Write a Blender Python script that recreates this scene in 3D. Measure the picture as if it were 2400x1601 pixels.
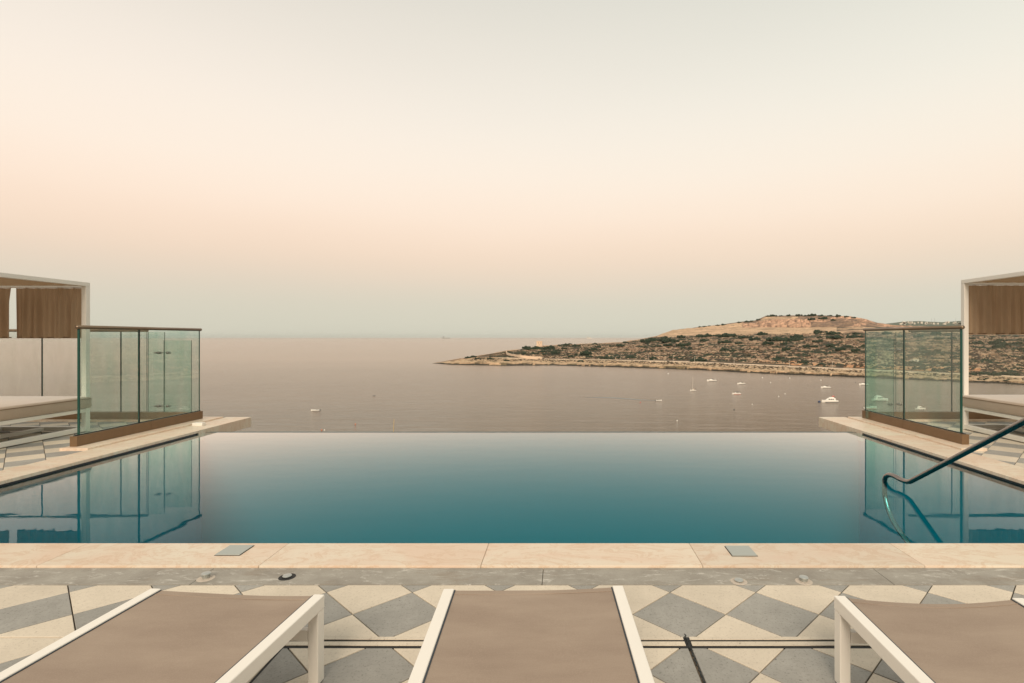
import bpy, bmesh, math, random
import numpy as np
from mathutils import Vector, Matrix
R = math.radians
random.seed(7)
for o in list(bpy.data.objects): bpy.data.objects.remove(o)
sc = bpy.context.scene
C = sc.collection

# ------------------------------------------------------------------ camera
F, CX, CY, H = 1262.0, 1320.0, 790.6, 1.25      # lens in photo pixels, optical axis, eye height above the deck
cd = bpy.data.cameras.new('camera'); cam = bpy.data.objects.new('camera', cd); C.objects.link(cam)
cam.location = (0, 0, H); cam.rotation_euler = (R(90), 0, 0)
cd.sensor_width = 36; cd.lens = 36*F/2400
cd.shift_x = -(CX-1200)/2400; cd.shift_y = -(800.5-CY)/2400
cd.clip_start = .02; cd.clip_end = 200000
sc.camera = cam

# ------------------------------------------------------------------ sky, sun, exposure
SUN_EL, SUN_AZ = 34, 186        # azimuth measured clockwise from +Y (view direction): behind the camera
w = bpy.data.worlds.new('World'); sc.world = w; w.use_nodes = True
nt = w.node_tree; nt.nodes.clear()
def lin(r, g, b):
    f = lambda v: (v/255/12.92) if v/255 <= .04045 else ((v/255+.055)/1.055)**2.4
    return (f(r), f(g), f(b), 1)
out = nt.nodes.new('ShaderNodeOutputWorld')
bg = nt.nodes.new('ShaderNodeBackground'); bg2 = nt.nodes.new('ShaderNodeBackground')
add = nt.nodes.new('ShaderNodeAddShader')
tc = nt.nodes.new('ShaderNodeTexCoord'); sep = nt.nodes.new('ShaderNodeSeparateXYZ')
nt.links.new(tc.outputs['Generated'], sep.inputs[0])
nz = nt.nodes.new('ShaderNodeTexNoise'); nz.inputs['Scale'].default_value = 1.6; nz.inputs['Detail'].default_value = 2
mp = nt.nodes.new('ShaderNodeMapping'); mp.inputs['Scale'].default_value = (1, 1, 5)
nt.links.new(tc.outputs['Generated'], mp.inputs[0]); nt.links.new(mp.outputs[0], nz.inputs['Vector'])
m1 = nt.nodes.new('ShaderNodeMath'); m1.operation = 'MULTIPLY_ADD'; m1.inputs[1].default_value = .03; m1.inputs[2].default_value = -.018
nt.links.new(nz.outputs['Fac'], m1.inputs[0])
m2 = nt.nodes.new('ShaderNodeMath'); m2.operation = 'ADD'
nt.links.new(sep.outputs['Z'], m2.inputs[0]); nt.links.new(m1.outputs[0], m2.inputs[1])
def ramp(stops):
    r = nt.nodes.new('ShaderNodeValToRGB'); e = r.color_ramp.elements
    r.color_ramp.interpolation = 'B_SPLINE'
    e[0].position, e[0].color = stops[0][0], lin(*stops[0][1]); e[1].position, e[1].color = stops[-1][0], lin(*stops[-1][1])
    for p, c in stops[1:-1]:
        q = e.new(p); q.color = lin(*c)
    nt.links.new(m2.outputs[0], r.inputs[0]); return r
rl = ramp([(0, (204, 201, 184)), (.055, (208, 202, 184)), (.10, (222, 205, 185)), (.15, (238, 212, 188)), (.21, (248, 225, 204)),
           (.28, (248, 233, 216)), (.38, (242, 231, 218)), (.5, (225, 217, 205)), (.62, (209, 205, 195)), (1, (204, 201, 192))])
rr = ramp([(0, (205, 204, 188)), (.055, (208, 204, 187)), (.10, (221, 207, 187)), (.15, (237, 214, 190)), (.21, (246, 226, 205)),
           (.28, (245, 233, 216)), (.38, (236, 232, 219)), (.5, (220, 219, 207)), (.62, (205, 208, 199)), (1, (200, 203, 196))])
mx = nt.nodes.new('ShaderNodeMix'); mx.data_type = 'RGBA'
mr = nt.nodes.new('ShaderNodeMapRange'); mr.inputs[1].default_value = -.6; mr.inputs[2].default_value = .6
nt.links.new(sep.outputs['X'], mr.inputs[0]); nt.links.new(mr.outputs[0], mx.inputs['Factor'])
nt.links.new(rl.outputs[0], mx.inputs['A']); nt.links.new(rr.outputs[0], mx.inputs['B'])
nt.links.new(mx.outputs['Result'], bg.inputs[0]); bg.inputs[1].default_value = 1.06
sky = nt.nodes.new('ShaderNodeTexSky'); sky.sky_type = 'NISHITA'; sky.sun_disc = False
sky.sun_elevation = R(SUN_EL); sky.sun_rotation = R(SUN_AZ)
bgk = bg2; nt.links.new(sky.outputs[0], bgk.inputs[0]); bgk.inputs[1].default_value = .004
nt.links.new(bg.outputs[0], add.inputs[0]); nt.links.new(bgk.outputs[0], add.inputs[1]); nt.links.new(add.outputs[0], out.inputs[0])

sd = bpy.data.lights.new('sun', 'SUN'); sun = bpy.data.objects.new('sun', sd); C.objects.link(sun)
sd.energy = 2.8; sd.angle = R(28); sd.color = (1, .86, .70)
a = R(SUN_AZ); e_ = R(SUN_EL)
sdir = Vector((math.sin(a)*math.cos(e_), math.cos(a)*math.cos(e_), math.sin(e_)))
sun.rotation_euler = (-sdir).to_track_quat('-Z', 'Y').to_euler()
sc.view_settings.view_transform = 'Standard'; sc.view_settings.look = 'None'
sc.view_settings.exposure = 0.0; sc.view_settings.gamma = 1; sc.view_settings.use_curve_mapping = False
sc.render.engine = 'CYCLES'
sc.cycles.max_bounces = 12; sc.cycles.transparent_max_bounces = 16

# ------------------------------------------------------------------ materials
class NT:
    def __init__(s, name):
        s.m = bpy.data.materials.new(name); s.m.use_nodes = True
        s.n = s.m.node_tree; s.b = s.n.nodes['Principled BSDF']; s.o = s.n.nodes['Material Output']
        s.tc = s.n.nodes.new('ShaderNodeTexCoord'); s.geo = s.n.nodes.new('ShaderNodeNewGeometry')
    def node(s, t, **k):
        x = s.n.nodes.new(t)
        for a_, v in k.items(): setattr(x, a_, v)
        return x
    def l(s, a_, b_): s.n.links.new(a_, b_)
    def coords(s, scale=(1, 1, 1), world=False):
        mp = s.node('ShaderNodeMapping'); mp.inputs['Scale'].default_value = scale
        s.l(s.geo.outputs['Position'] if world else s.tc.outputs['Object'], mp.inputs[0]); return mp.outputs[0]
    def noise(s, scale, detail=4, rough=.55, vec=None, dist=0):
        x = s.node('ShaderNodeTexNoise'); x.inputs['Scale'].default_value = scale
        x.inputs['Detail'].default_value = detail; x.inputs['Roughness'].default_value = rough; x.inputs['Distortion'].default_value = dist
        s.l(vec if vec is not None else s.coords(world=True), x.inputs['Vector']); return x.outputs['Fac']
    def ramp(s, fac, stops, interp='LINEAR'):
        r = s.node('ShaderNodeValToRGB'); r.color_ramp.interpolation = interp; e = r.color_ramp.elements
        g = lambda c: c if len(c) == 4 else (*c, 1)
        e[0].position, e[0].color = stops[0][0], g(stops[0][1]); e[1].position, e[1].color = stops[-1][0], g(stops[-1][1])
        for p, c in stops[1:-1]:
            q = e.new(p); q.color = g(c)
        s.l(fac, r.inputs[0]); return r.outputs[0]
    def mix(s, f, a_, b_, mode='MIX'):
        m = s.node('ShaderNodeMix', data_type='RGBA', blend_type=mode)
        for i, v in (('Factor', f), ('A', a_), ('B', b_)):
            if hasattr(v, 'links') or hasattr(v, 'is_linked'): s.l(v, m.inputs[i])
            else: m.inputs[i].default_value = v if i == 'Factor' else (v if len(v) == 4 else (*v, 1))
        return m.outputs['Result']
    def math(s, op, a_, b_=0, c_=0):
        m = s.node('ShaderNodeMath', operation=op)
        for i, v in enumerate((a_, b_, c_)):
            if hasattr(v, 'is_linked'): s.l(v, m.inputs[i])
            else: m.inputs[i].default_value = v
        return m.outputs[0]
    def col(s, v):
        if hasattr(v, 'is_linked'): s.l(v, s.b.inputs['Base Color'])
        else: s.b.inputs['Base Color'].default_value = (*v, 1)
    def set(s, **k):
        for a_, v in k.items():
            i = s.b.inputs[a_.replace('_', ' ')]
            if hasattr(v, 'is_linked'): s.l(v, i)
            else: i.default_value = v
    def bump(s, h, strength=.2, dist=.01):
        b = s.node('ShaderNodeBump'); b.inputs['Strength'].default_value = strength; b.inputs['Distance'].default_value = dist
        s.l(h, b.inputs['Height']); s.l(b.outputs[0], s.b.inputs['Normal']); return b.outputs[0]
    def rnd(s): return s.node('ShaderNodeObjectInfo').outputs['Random']

def plain(name, c, rough=.5, metal=0, var=.12, scale=30, bump=.05):
    n = NT(name); f = n.noise(scale, 4)
    n.col(n.mix(f, tuple(v*(1-var) for v in c), tuple(min(1, v*(1+var)) for v in c)))
    n.set(Roughness=rough, Metallic=metal)
    if bump: n.bump(n.noise(scale*6, 3), bump, .002)
    return n.m

def tile_mat(name, base, dark, speck, var):
    n = NT(name)
    big = n.noise(3.2, 6, .65); fine = n.noise(95, 3, .7); mid = n.noise(26, 5, .7)
    c = n.mix(n.ramp(big, [(.35, (0, 0, 0)), (.68, (1, 1, 1))]), base, dark)
    c = n.mix(n.math('MULTIPLY', n.ramp(mid, [(.45, (0, 0, 0)), (.7, (1, 1, 1))]), .6), c, dark)
    c = n.mix(n.ramp(fine, [(.56, (0, 0, 0)), (.72, (.8, .8, .8))]), c, speck)
    pit = n.noise(48, 2, .5); c = n.mix(n.ramp(pit, [(.70, (0, 0, 0)), (.76, (.8, .8, .8))]), c, speck)
    stn = n.noise(1.1, 6, .7); c = n.mix(n.math('MULTIPLY', n.ramp(stn, [(.52, (0, 0, 0)), (.68, (1, 1, 1))]), .35), c, tuple(v_*.72 for v_ in dark))
    k = n.math('MULTIPLY_ADD', n.rnd(), var*2, 1-var)
    comb = n.node('ShaderNodeCombineColor'); [n.l(k, comb.inputs[i]) for i in range(3)]
    c = n.mix(1.0, c, comb.outputs[0], 'MULTIPLY')
    n.col(c); n.set(Roughness=n.ramp(mid, [(.3, (.55, .55, .55)), (.7, (.75, .75, .75))]))
    n.bump(n.math('ADD', fine, mid), .35, .0015)
    return n.m
M = {}
M['cream_tile'] = tile_mat('cream stone tile', (.66, .575, .455), (.57, .495, .39), (.36, .30, .235), .07)
M['grey_tile'] = tile_mat('grey stone tile', (.35, .335, .30), (.27, .258, .23), (.12, .11, .097), .07)
M['grout'] = plain('grout', (.16, .12, .08), .9, 0, .3, 60, .3)

n = NT('grey stone strip')
v = n.coords((1, 3, 1), True)
c = n.mix(n.ramp(n.noise(4, 7, .7), [(.3, (0, 0, 0)), (.7, (1, 1, 1))]), (.225, .20, .165), (.365, .34, .29))
c = n.mix(n.ramp(n.noise(2.2, 5, .7, v), [(.55, (0, 0, 0)), (.72, (.8, .8, .8))]), c, (.225, .175, .125))
c = n.mix(n.ramp(n.noise(5, 8, .78, v, 1.8), [(.55, (0, 0, 0)), (.66, (.85, .85, .85))]), c, (.60, .57, .51))
c = n.mix(n.ramp(n.noise(140, 2), [(.62, (0, 0, 0)), (.75, (.6, .6, .6))]), c, (.13, .12, .10))
n.col(c); n.set(Roughness=.62); n.bump(n.noise(90, 4), .25, .0015); M['grey_strip'] = n.m

def marble(name, k=1.0):
    n = NT(name)
    v = n.coords((1, 1.9, 1), True)
    rot = n.node('ShaderNodeMapping'); rot.inputs['Rotation'].default_value = (0, 0, R(32)); n.l(v, rot.inputs[0])
    off = n.node('ShaderNodeVectorMath', operation='ADD'); n.l(rot.outputs[0], off.inputs[0])
    cb = n.node('ShaderNodeCombineXYZ'); q = n.math('MULTIPLY', n.rnd(), 37.0); n.l(q, cb.inputs[0]); n.l(q, cb.inputs[1]); n.l(cb.outputs[0], off.inputs[1])
    v = off.outputs[0]
    big = n.noise(1.3, 5, .6, v, .8)
    c = n.mix(n.ramp(big, [(.42, (0, 0, 0)), (.62, (1, 1, 1))]), (.68*k, .59*k, .465*k), (.66*k, .505*k, .38*k))
    vein = n.noise(3.5, 8, .72, v, 2.2)
    c = n.mix(n.ramp(vein, [(.50, (0, 0, 0)), (.56, (.55, .55, .55)), (.60, (0, 0, 0))]), c, (.55*k, .36*k, .22*k))
    c = n.mix(n.ramp(n.noise(60, 3), [(.6, (0, 0, 0)), (.8, (.35, .35, .35))]), c, (.45*k, .33*k, .22*k))
    kk = n.math('MULTIPLY_ADD', n.rnd(), .14, .93)
    comb = n.node('ShaderNodeCombineColor'); [n.l(kk, comb.inputs[i]) for i in range(3)]
    n.col(n.mix(1.0, c, comb.outputs[0], 'MULTIPLY')); n.set(Roughness=.42); n.bump(n.noise(50, 4), .08, .001)
    return n.m
M['marble'] = marble('coping marble')

M['white'] = plain('white powder coated aluminium', (.80, .755, .68), .42, 0, .03, 8, .02)
n = NT('taupe sling mesh')
wv = n.node('ShaderNodeTexWave', wave_type='BANDS', bands_direction='X'); wv.inputs['Scale'].default_value = 130
wv2 = n.node('ShaderNodeTexWave', wave_type='BANDS', bands_direction='Y'); wv2.inputs['Scale'].default_value = 130
n.l(n.tc.outputs['Object'], wv.inputs[0]); n.l(n.tc.outputs['Object'], wv2.inputs[0])
hh = n.math('MULTIPLY', wv.outputs['Fac'], wv2.outputs['Fac'])
c = n.mix(n.ramp(n.noise(3, 4, .6, n.coords((1, 3, 1), True)), [(.3, (0, 0, 0)), (.7, (1, 1, 1))]), (.275, .204, .152), (.345, .265, .20))
c = n.mix(n.math('MULTIPLY', hh, .22), c, (.20, .15, .11))
c = n.mix(n.math('MULTIPLY', n.ramp(n.noise(260, 2, .7), [(.45, (0, 0, 0)), (.65, (1, 1, 1))]), .18), c, (.46, .37, .29))
n.col(c); n.set(Roughness=.75); n.bump(hh, .2, .001); M['sling'] = n.m

def cloth(name, a_, b_):
    n = NT(name)
    f = n.noise(5, 5, .6, n.coords((3, 3, .6), True))
    c = n.mix(f, a_, b_)
    c = n.mix(n.math('MULTIPLY', n.noise(240, 2, .8), .3), c, tuple(v_*.6 for v_ in a_))
    n.col(c); n.set(Roughness=.9); n.bump(n.noise(260, 2), .25, .001)
    # thin cloth lets some light through
    tr = n.node('ShaderNodeBsdfTranslucent'); n.l(c, tr.inputs[0])
    ms = n.node('ShaderNodeMixShader'); ms.inputs[0].default_value = .35
    n.l(n.b.outputs[0], ms.inputs[1]); n.l(tr.outputs[0], ms.inputs[2]); n.l(ms.outputs[0], n.o.inputs[0])
    return n.m
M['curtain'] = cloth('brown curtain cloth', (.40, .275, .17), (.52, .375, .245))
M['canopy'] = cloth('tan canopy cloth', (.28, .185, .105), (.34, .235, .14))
n = NT('taupe mattress cover')
n.col(n.mix(n.noise(6, 5), (.37, .27, .19), (.45, .34, .25))); n.set(Roughness=.65); n.set(Sheen_Weight=.5)
n.bump(n.noise(9, 4), .35, .012); M['mattress'] = n.m
M['bronze'] = plain('bronze coloured base cladding', (.19, .115, .058), .45, .35, .12, 12, .03)
M['rail_bronze'] = plain('brushed bronze handrail', (.25, .18, .12), .32, .8, .08, 40, .02)
M['steel'] = plain('polished stainless steel', (.27, .235, .215), .24, 1, .05, 40, .01)
M['steel_dull'] = plain('dull stainless steel', (.46, .47, .44), .32, .7, .1, 60, .03)
M['lid'] = plain('grey plastic skimmer lid', (.36, .38, .35), .5, 0, .05, 60, .03)
M['black'] = plain('black rubber', (.012, .016, .016), .6, 0, .3, 60, .3)
M['dark_gap'] = plain('dark channel', (.012, .012, .011), .7, 0, .2, 40, 0)
M['residue'] = plain('pinkish mortar residue', (.50, .43, .355), .8, 0, .3, 90, .3)

def two_sided_fresnel(n, ior, normal=None):
    fr = n.node('ShaderNodeFresnel')
    n.l(n.math('MULTIPLY_ADD', n.geo.outputs['Backfacing'], 1/ior-ior, ior), fr.inputs['IOR'])
    if normal is not None: n.l(normal, fr.inputs['Normal'])
    return fr
def glass_mat(name, tint, ior, film=(.50, .60, .52), streak=(.84, .94, .915)):
    n = NT(name); n.n.nodes.remove(n.b)
    fr = two_sided_fresnel(n, ior)
    t = n.node('ShaderNodeBsdfTransparent'); t.inputs[0].default_value = (*tint, 1)
    # salt film and streaks on the pane: a thin uneven haze
    st = n.ramp(n.noise(2.4, 6, .7, n.coords((1.5, 1.5, .35), True)), [(.38, (0, 0, 0)), (.72, (1, 1, 1))])
    tn = n.mix(st, (*tint, 1), (tint[0]*streak[0], tint[1]*streak[1], tint[2]*streak[2], 1)); n.l(tn, t.inputs[0])
    g = n.node('ShaderNodeBsdfGlossy'); g.inputs['Roughness'].default_value = .012; g.inputs[0].default_value = (.92, .98, .95, 1)
    d = n.node('ShaderNodeBsdfDiffuse'); d.inputs[0].default_value = (*film, 1)
    ms = n.node('ShaderNodeMixShader'); n.l(fr.outputs[0], ms.inputs[0]); n.l(t.outputs[0], ms.inputs[1]); n.l(g.outputs[0], ms.inputs[2])
    m3 = n.node('ShaderNodeMixShader'); n.l(n.math('MULTIPLY_ADD', st, .05, .02), m3.inputs[0]); n.l(ms.outputs[0], m3.inputs[1]); n.l(d.outputs[0], m3.inputs[2])
    n.l(m3.outputs[0], n.o.inputs[0]); return n.m
M['glass'] = glass_mat('tinted balustrade glass', (.95, .978, .965), 1.5)
M['glass_dark'] = glass_mat('greener overlapping glass', (.895, .95, .93), 1.5)
M['glass_clear'] = glass_mat('sea side glass', (.985, .985, .975), 1.33, (.55, .50, .43), (.95, .955, .935))
n = NT('glass edge'); n.col((.01, .06, .045)); n.set(Roughness=.12); M['edge'] = n.m

n = NT('pool mosaic')
br = n.node('ShaderNodeTexBrick'); br.offset = 0; br.inputs['Scale'].default_value = 1
br.inputs['Brick Width'].default_value = .025; br.inputs['Row Height'].default_value = .025; br.inputs['Mortar Size'].default_value = .0012
br.inputs['Color1'].default_value = (.003, .125, .165, 1); br.inputs['Color2'].default_value = (.006, .16, .20, 1); br.inputs['Mortar'].default_value = (.012, .17, .20, 1)
n.l(n.coords((1, 1, 1), True), br.inputs[0]); n.col(n.mix(n.math('MULTIPLY', n.noise(1.2, 3), .25), br.outputs[0], (.006, .17, .21)))
n.set(Roughness=.5, Specular_IOR_Level=.05); M['mosaic'] = n.m
M['brightened_wall_mosaic'] = plain('brightened pool wall mosaic', (.008, .29, .36), .5, 0, .15, 20, 0)  # painted lighter than the floor mosaic to offset weak light on the basin walls
n = NT('dark waterline tile'); n.col((.010, .016, .022)); n.set(Roughness=.3); M['waterline'] = n.m

n = NT('pool water'); n.n.nodes.remove(n.b)
h1 = n.noise(2.6, 2, .5, n.coords((.7, 1.5, 1), True)); h2 = n.noise(26, 2, .5, n.coords((.6, 1.3, 1), True))
bp = n.node('ShaderNodeBump'); bp.inputs['Strength'].default_value = 1; bp.inputs['Distance'].default_value = .0007
n.l(n.math('MULTIPLY_ADD', h2, .06, n.math('MULTIPLY', h1, .9)), bp.inputs['Height'])
fr0 = two_sided_fresnel(n, 1.333, bp.outputs[0])
fr = n.node('ShaderNodeMath', operation='MULTIPLY', use_clamp=True); n.l(n.math('POWER', fr0.outputs[0], 2.7), fr.inputs[0]); fr.inputs[1].default_value = 9.8
t = n.node('ShaderNodeBsdfTransparent'); t.inputs[0].default_value = (.40, .90, .94, 1)
g = n.node('ShaderNodeBsdfGlossy'); g.inputs['Roughness'].default_value = .004; g.inputs[0].default_value = (1, 1, 1, 1); n.l(bp.outputs[0], g.inputs['Normal'])
ms = n.node('ShaderNodeMixShader'); n.l(fr.outputs[0], ms.inputs[0]); n.l(t.outputs[0], ms.inputs[1]); n.l(g.outputs[0], ms.inputs[2]); n.l(ms.outputs[0], n.o.inputs[0])
M['pool_water'] = n.m

n = NT('sea')
w1 = n.noise(.055, 6, .62, n.coords((.35, 1, 1), True), .3)
w2 = n.noise(.24, 6, .68, n.coords((.28, 1, 1), True), .5)
w3 = n.noise(.006, 4, .6, n.coords((.45, 1, 1), True), .5)
h = n.math('ADD', n.math('MULTIPLY', w1, 3.6), n.math('MULTIPLY', w2, 3.4))
b1 = n.bump(h, 1.0, .65)
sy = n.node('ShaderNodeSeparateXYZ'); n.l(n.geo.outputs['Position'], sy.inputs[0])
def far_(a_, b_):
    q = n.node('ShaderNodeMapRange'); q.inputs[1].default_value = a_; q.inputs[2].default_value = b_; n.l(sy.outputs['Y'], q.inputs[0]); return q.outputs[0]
n.col(n.mix(far_(160, 900), n.mix(w3, (.165, .128, .094), (.25, .195, .145)), n.mix(w3, (.32, .235, .17), (.39, .29, .215))))  # base colour lightens with distance, painting in the sky's reflection
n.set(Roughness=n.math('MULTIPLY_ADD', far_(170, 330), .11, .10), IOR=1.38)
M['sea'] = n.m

n = NT('headland ground')
at = n.node('ShaderNodeVertexColor', layer_name='ground_colour')
f = n.noise(.22, 6, .75, n.coords((.6, 1, 2.5), True)); f2 = n.noise(.05, 5, .65, n.coords((.5, 1, 1), True))
c = n.mix(1.0, at.outputs[0], n.ramp(f, [(.30, (.45, .45, .45)), (.5, (.95, .95, .95)), (.7, (1.5, 1.45, 1.4))]), 'MULTIPLY')
c = n.mix(1.0, c, n.ramp(f2, [(.3, (.75, .75, .75)), (.7, (1.2, 1.2, 1.2))]), 'MULTIPLY')
n.col(c); n.set(Roughness=.95); n.bump(f, .8, 1.2); M['ground'] = n.m
n = NT('bush foliage')
f = n.noise(.7, 4, .7)
c = n.mix(f, (.006, .016, .010), (.030, .048, .022)); n.col(n.mix(n.math('MULTIPLY', n.rnd(), .5), c, (.024, .036, .016))); n.set(Roughness=.9); M['bush'] = n.m
M['scrub'] = plain('dry dark scrub', (.055, .040, .024), .95, 0, .5, .6, 0)
M['rock'] = plain('pale weathered limestone', (.42, .31, .20), .9, 0, .3, .5, .2)
M['limestone'] = plain('warm limestone', (.66, .50, .36), .85, 0, .15, .6, .1)
M['far_land'] = plain('far hill scrub', (.10, .12, .085), .95, 0, .4, .01, 0)
M['far_white'] = plain('far pale render', (.62, .55, .46), .8, 0, .15, .1, 0)
M['boat_white'] = plain('white gelcoat', (.82, .78, .70), .3, 0, .04, 2, 0)
M['boat_dark'] = plain('dark boat canvas', (.03, .04, .05), .7, 0, .2, 2, 0)
M['boat_glass'] = plain('smoked cabin glass', (.01, .015, .02), .1, 0, .1, 2, 0)
M['red'] = plain('faded red', (.45, .07, .05), .6, 0, .1, 2, 0)
M['orange'] = plain('orange buoy', (.6, .16, .06), .5, 0, .1, 2, 0)
M['blue'] = plain('navy blue buoy', (.01, .035, .10), .5, 0, .1, 2, 0)
M['yellow'] = plain('yellow marker', (.50, .34, .12), .6, 0, .1, 2, 0)
M['foam'] = plain('disturbed wake water', (.13, .14, .13), .35, 0, .3, .3, .2)
M['foam_white'] = plain('white foam', (.55, .52, .47), .7, 0, .3, .3, .2)
M['ship'] = plain('distant ship hull', (.34, .34, .32), .7, 0, .2, .05, 0)
M['building'] = plain('cream building render', (.50, .42, .32), .8, 0, .1, 1, .1)

# ------------------------------------------------------------------ helpers
def tag(o, label=None, cat=None, group=None, kind=None):
    if label: o['label'] = label
    if cat: o['category'] = cat
    if group: o['group'] = group
    if kind: o['kind'] = kind
    return o
def empty(name, loc=(0, 0, 0), rz=0, **k):
    o = bpy.data.objects.new(name, None); C.objects.link(o); o.location = loc; o.rotation_euler = (0, 0, rz); o.empty_display_size = .1
    return tag(o, **k)
def obj(name, bm, mat, parent=None, smooth=False, bevel=0, seg=2, loc=None):
    if bevel: bmesh.ops.bevel(bm, geom=list(bm.edges), offset=bevel, segments=seg, profile=.6, affect='EDGES', clamp_overlap=True)
    bmesh.ops.recalc_face_normals(bm, faces=bm.faces)
    me = bpy.data.meshes.new(name); bm.to_mesh(me); bm.free()
    for m in (mat if isinstance(mat, (list, tuple)) else [mat]): me.materials.append(m)
    if smooth:
        for p in me.polygons: p.use_smooth = True
    o = bpy.data.objects.new(name, me); C.objects.link(o)
    if parent: o.parent = parent
    if loc: o.location = loc
    return o
def box(bm, x0, x1, y0, y1, z0, z1, mi=0):
    vs = [bm.verts.new((x, y, z)) for x in (x0, x1) for y in (y0, y1) for z in (z0, z1)]
    fs = []
    for f in ((0, 1, 3, 2), (4, 6, 7, 5), (0, 4, 5, 1), (2, 3, 7, 6), (0, 2, 6, 4), (1, 5, 7, 3)):
        q = bm.faces.new([vs[i] for i in f]); q.material_index = mi; fs.append(q)
    return fs
def boxo(name, d, mat, parent=None, bevel=0, **k):
    bm = bmesh.new(); box(bm, *d); return obj(name, bm, mat, parent, bevel=bevel, **k)
def tube(bm, pts, r, seg=14, cap=True):
    pts = [Vector(p) for p in pts]; rings = []; up = Vector((1, 0, 0))
    for i, p in enumerate(pts):
        t = (pts[min(i+1, len(pts)-1)]-pts[max(i-1, 0)]).normalized()
        a_ = t.cross(up)
        if a_.length < .05: a_ = t.cross(Vector((0, 1, 0)))
        a_.normalize(); b_ = t.cross(a_).normalized()
        rr_ = r[i] if isinstance(r, (list, tuple)) else r
        rings.append([bm.verts.new(p+rr_*(math.cos(2*math.pi*k/seg)*a_+math.sin(2*math.pi*k/seg)*b_)) for k in range(seg)])
    for A, B in zip(rings, rings[1:]):
        for k in range(seg): bm.faces.new((A[k], A[(k+1) % seg], B[(k+1) % seg], B[k]))
    if cap: bm.faces.new(rings[0][::-1]); bm.faces.new(rings[-1])
def lathe(bm, prof, seg=20, loc=(0, 0, 0), mi=0):
    rings = [[bm.verts.new((loc[0]+r*math.cos(2*math.pi*k/seg), loc[1]+r*math.sin(2*math.pi*k/seg), loc[2]+z)) for k in range(seg)] for r, z in prof]
    for A, B in zip(rings, rings[1:]):
        for k in range(seg): bm.faces.new((A[k], A[(k+1) % seg], B[(k+1) % seg], B[k])).material_index = mi
    bm.faces.new(rings[-1]).material_index = mi; bm.faces.new(rings[0][::-1]).material_index = mi
def smooth_path(pts, n=8):
    pts = [Vector(p) for p in pts]; o = []
    P = [pts[0]]+pts+[pts[-1]]
    for i in range(1, len(P)-2):
        for k in range(n):
            t = k/n; a_, b_, c_, d_ = P[i-1], P[i], P[i+1], P[i+2]
            o.append(.5*((2*b_)+(-a_+c_)*t+(2*a_-5*b_+4*c_-d_)*t*t+(-a_+3*b_-3*c_+d_)*t**3))
    o.append(pts[-1]); return o
def clip_poly(poly, x0, x1, y0, y1):
    for ax, v, s in ((0, x0, 1), (0, x1, -1), (1, y0, 1), (1, y1, -1)):
        o = []
        for i in range(len(poly)):
            p, q = poly[i-1], poly[i]
            ip, iq = (p[ax]-v)*s >= 0, (q[ax]-v)*s >= 0
            if ip != iq:
                t = (v-p[ax])/(q[ax]-p[ax]); o.append((p[0]+(q[0]-p[0])*t, p[1]+(q[1]-p[1])*t))
            if iq: o.append(q)
        poly = o
        if not poly: return []
    o = []
    for p in poly:
        if not o or math.dist(p, o[-1]) > 1e-4: o.append(p)
    if len(o) > 1 and math.dist(o[0], o[-1]) < 1e-4: o.pop()
    return o if len(o) > 2 else []
def inset(poly, d):
    c = (sum(p[0] for p in poly)/len(poly), sum(p[1] for p in poly)/len(poly))
    n_ = len(poly); a2 = sum(poly[i-1][0]*poly[i][1]-poly[i][0]*poly[i-1][1] for i in range(n_))
    if a2 < 0: poly = poly[::-1]
    L = []
    for i in range(n_):
        p, q = poly[i], poly[(i+1) % n_]; l_ = math.dist(p, q)
        if l_ < 1e-6: continue
        nx, ny = -(q[1]-p[1])/l_, (q[0]-p[0])/l_
        L.append((nx, ny, nx*p[0]+ny*p[1]+d))
    o = []
    for i in range(len(L)):
        a_, b_ = L[i-1], L[i]; det = a_[0]*b_[1]-a_[1]*b_[0]
        if abs(det) < 1e-6: continue
        o.append(((a_[2]*b_[1]-a_[1]*b_[2])/det, (a_[0]*b_[2]-a_[2]*b_[0])/det))
    return o
def prism(bm, poly, z0, z1, ch=.0012):
    A = [bm.verts.new((*p, z0)) for p in poly]; B = [bm.verts.new((*p, z1-ch)) for p in poly]
    ip = inset(poly, ch*1.3)
    if len(ip) != len(poly): ip = poly
    Cc = [bm.verts.new((*p, z1)) for p in ip]; n_ = len(poly)
    for X, Y in ((A, B), (B, Cc)):
        for i in range(n_): bm.faces.new((X[i], X[(i+1) % n_], Y[(i+1) % n_], Y[i]))
    bm.faces.new(Cc)

# ------------------------------------------------------------------ terrace building and deck
PL, PR, PN, PF = -4.84, 3.965, 3.24, 7.25        # pool rectangle (left, right, near, far)
WZ = -.036                                       # water level
SEA = -35.0
b = bmesh.new()
box(b, -14, PL-.26, -6, 8.3, -.6, -.012); box(b, PR+.26, 14, -6, 8.3, -.6, -.012); box(b, PL-.26, PR+.26, -6, PN-.26, -.6, -.012)
tag(obj('terrace_slab', b, M['grout']), kind='structure')
b = bmesh.new(); box(b, -14, 14, -14, 8.25, SEA-4, -2.2); box(b, -14, PL-.3, -14, 8.25, -2.2, -.62); box(b, PR+.3, 14, -14, 8.25, -2.2, -.62); box(b, PL-.3, PR+.3, -14, PN-.3, -2.2, -.62)
o = tag(obj('hotel_building', b, M['building']), 'cream hotel building block carrying the pool terrace', 'building')

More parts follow.
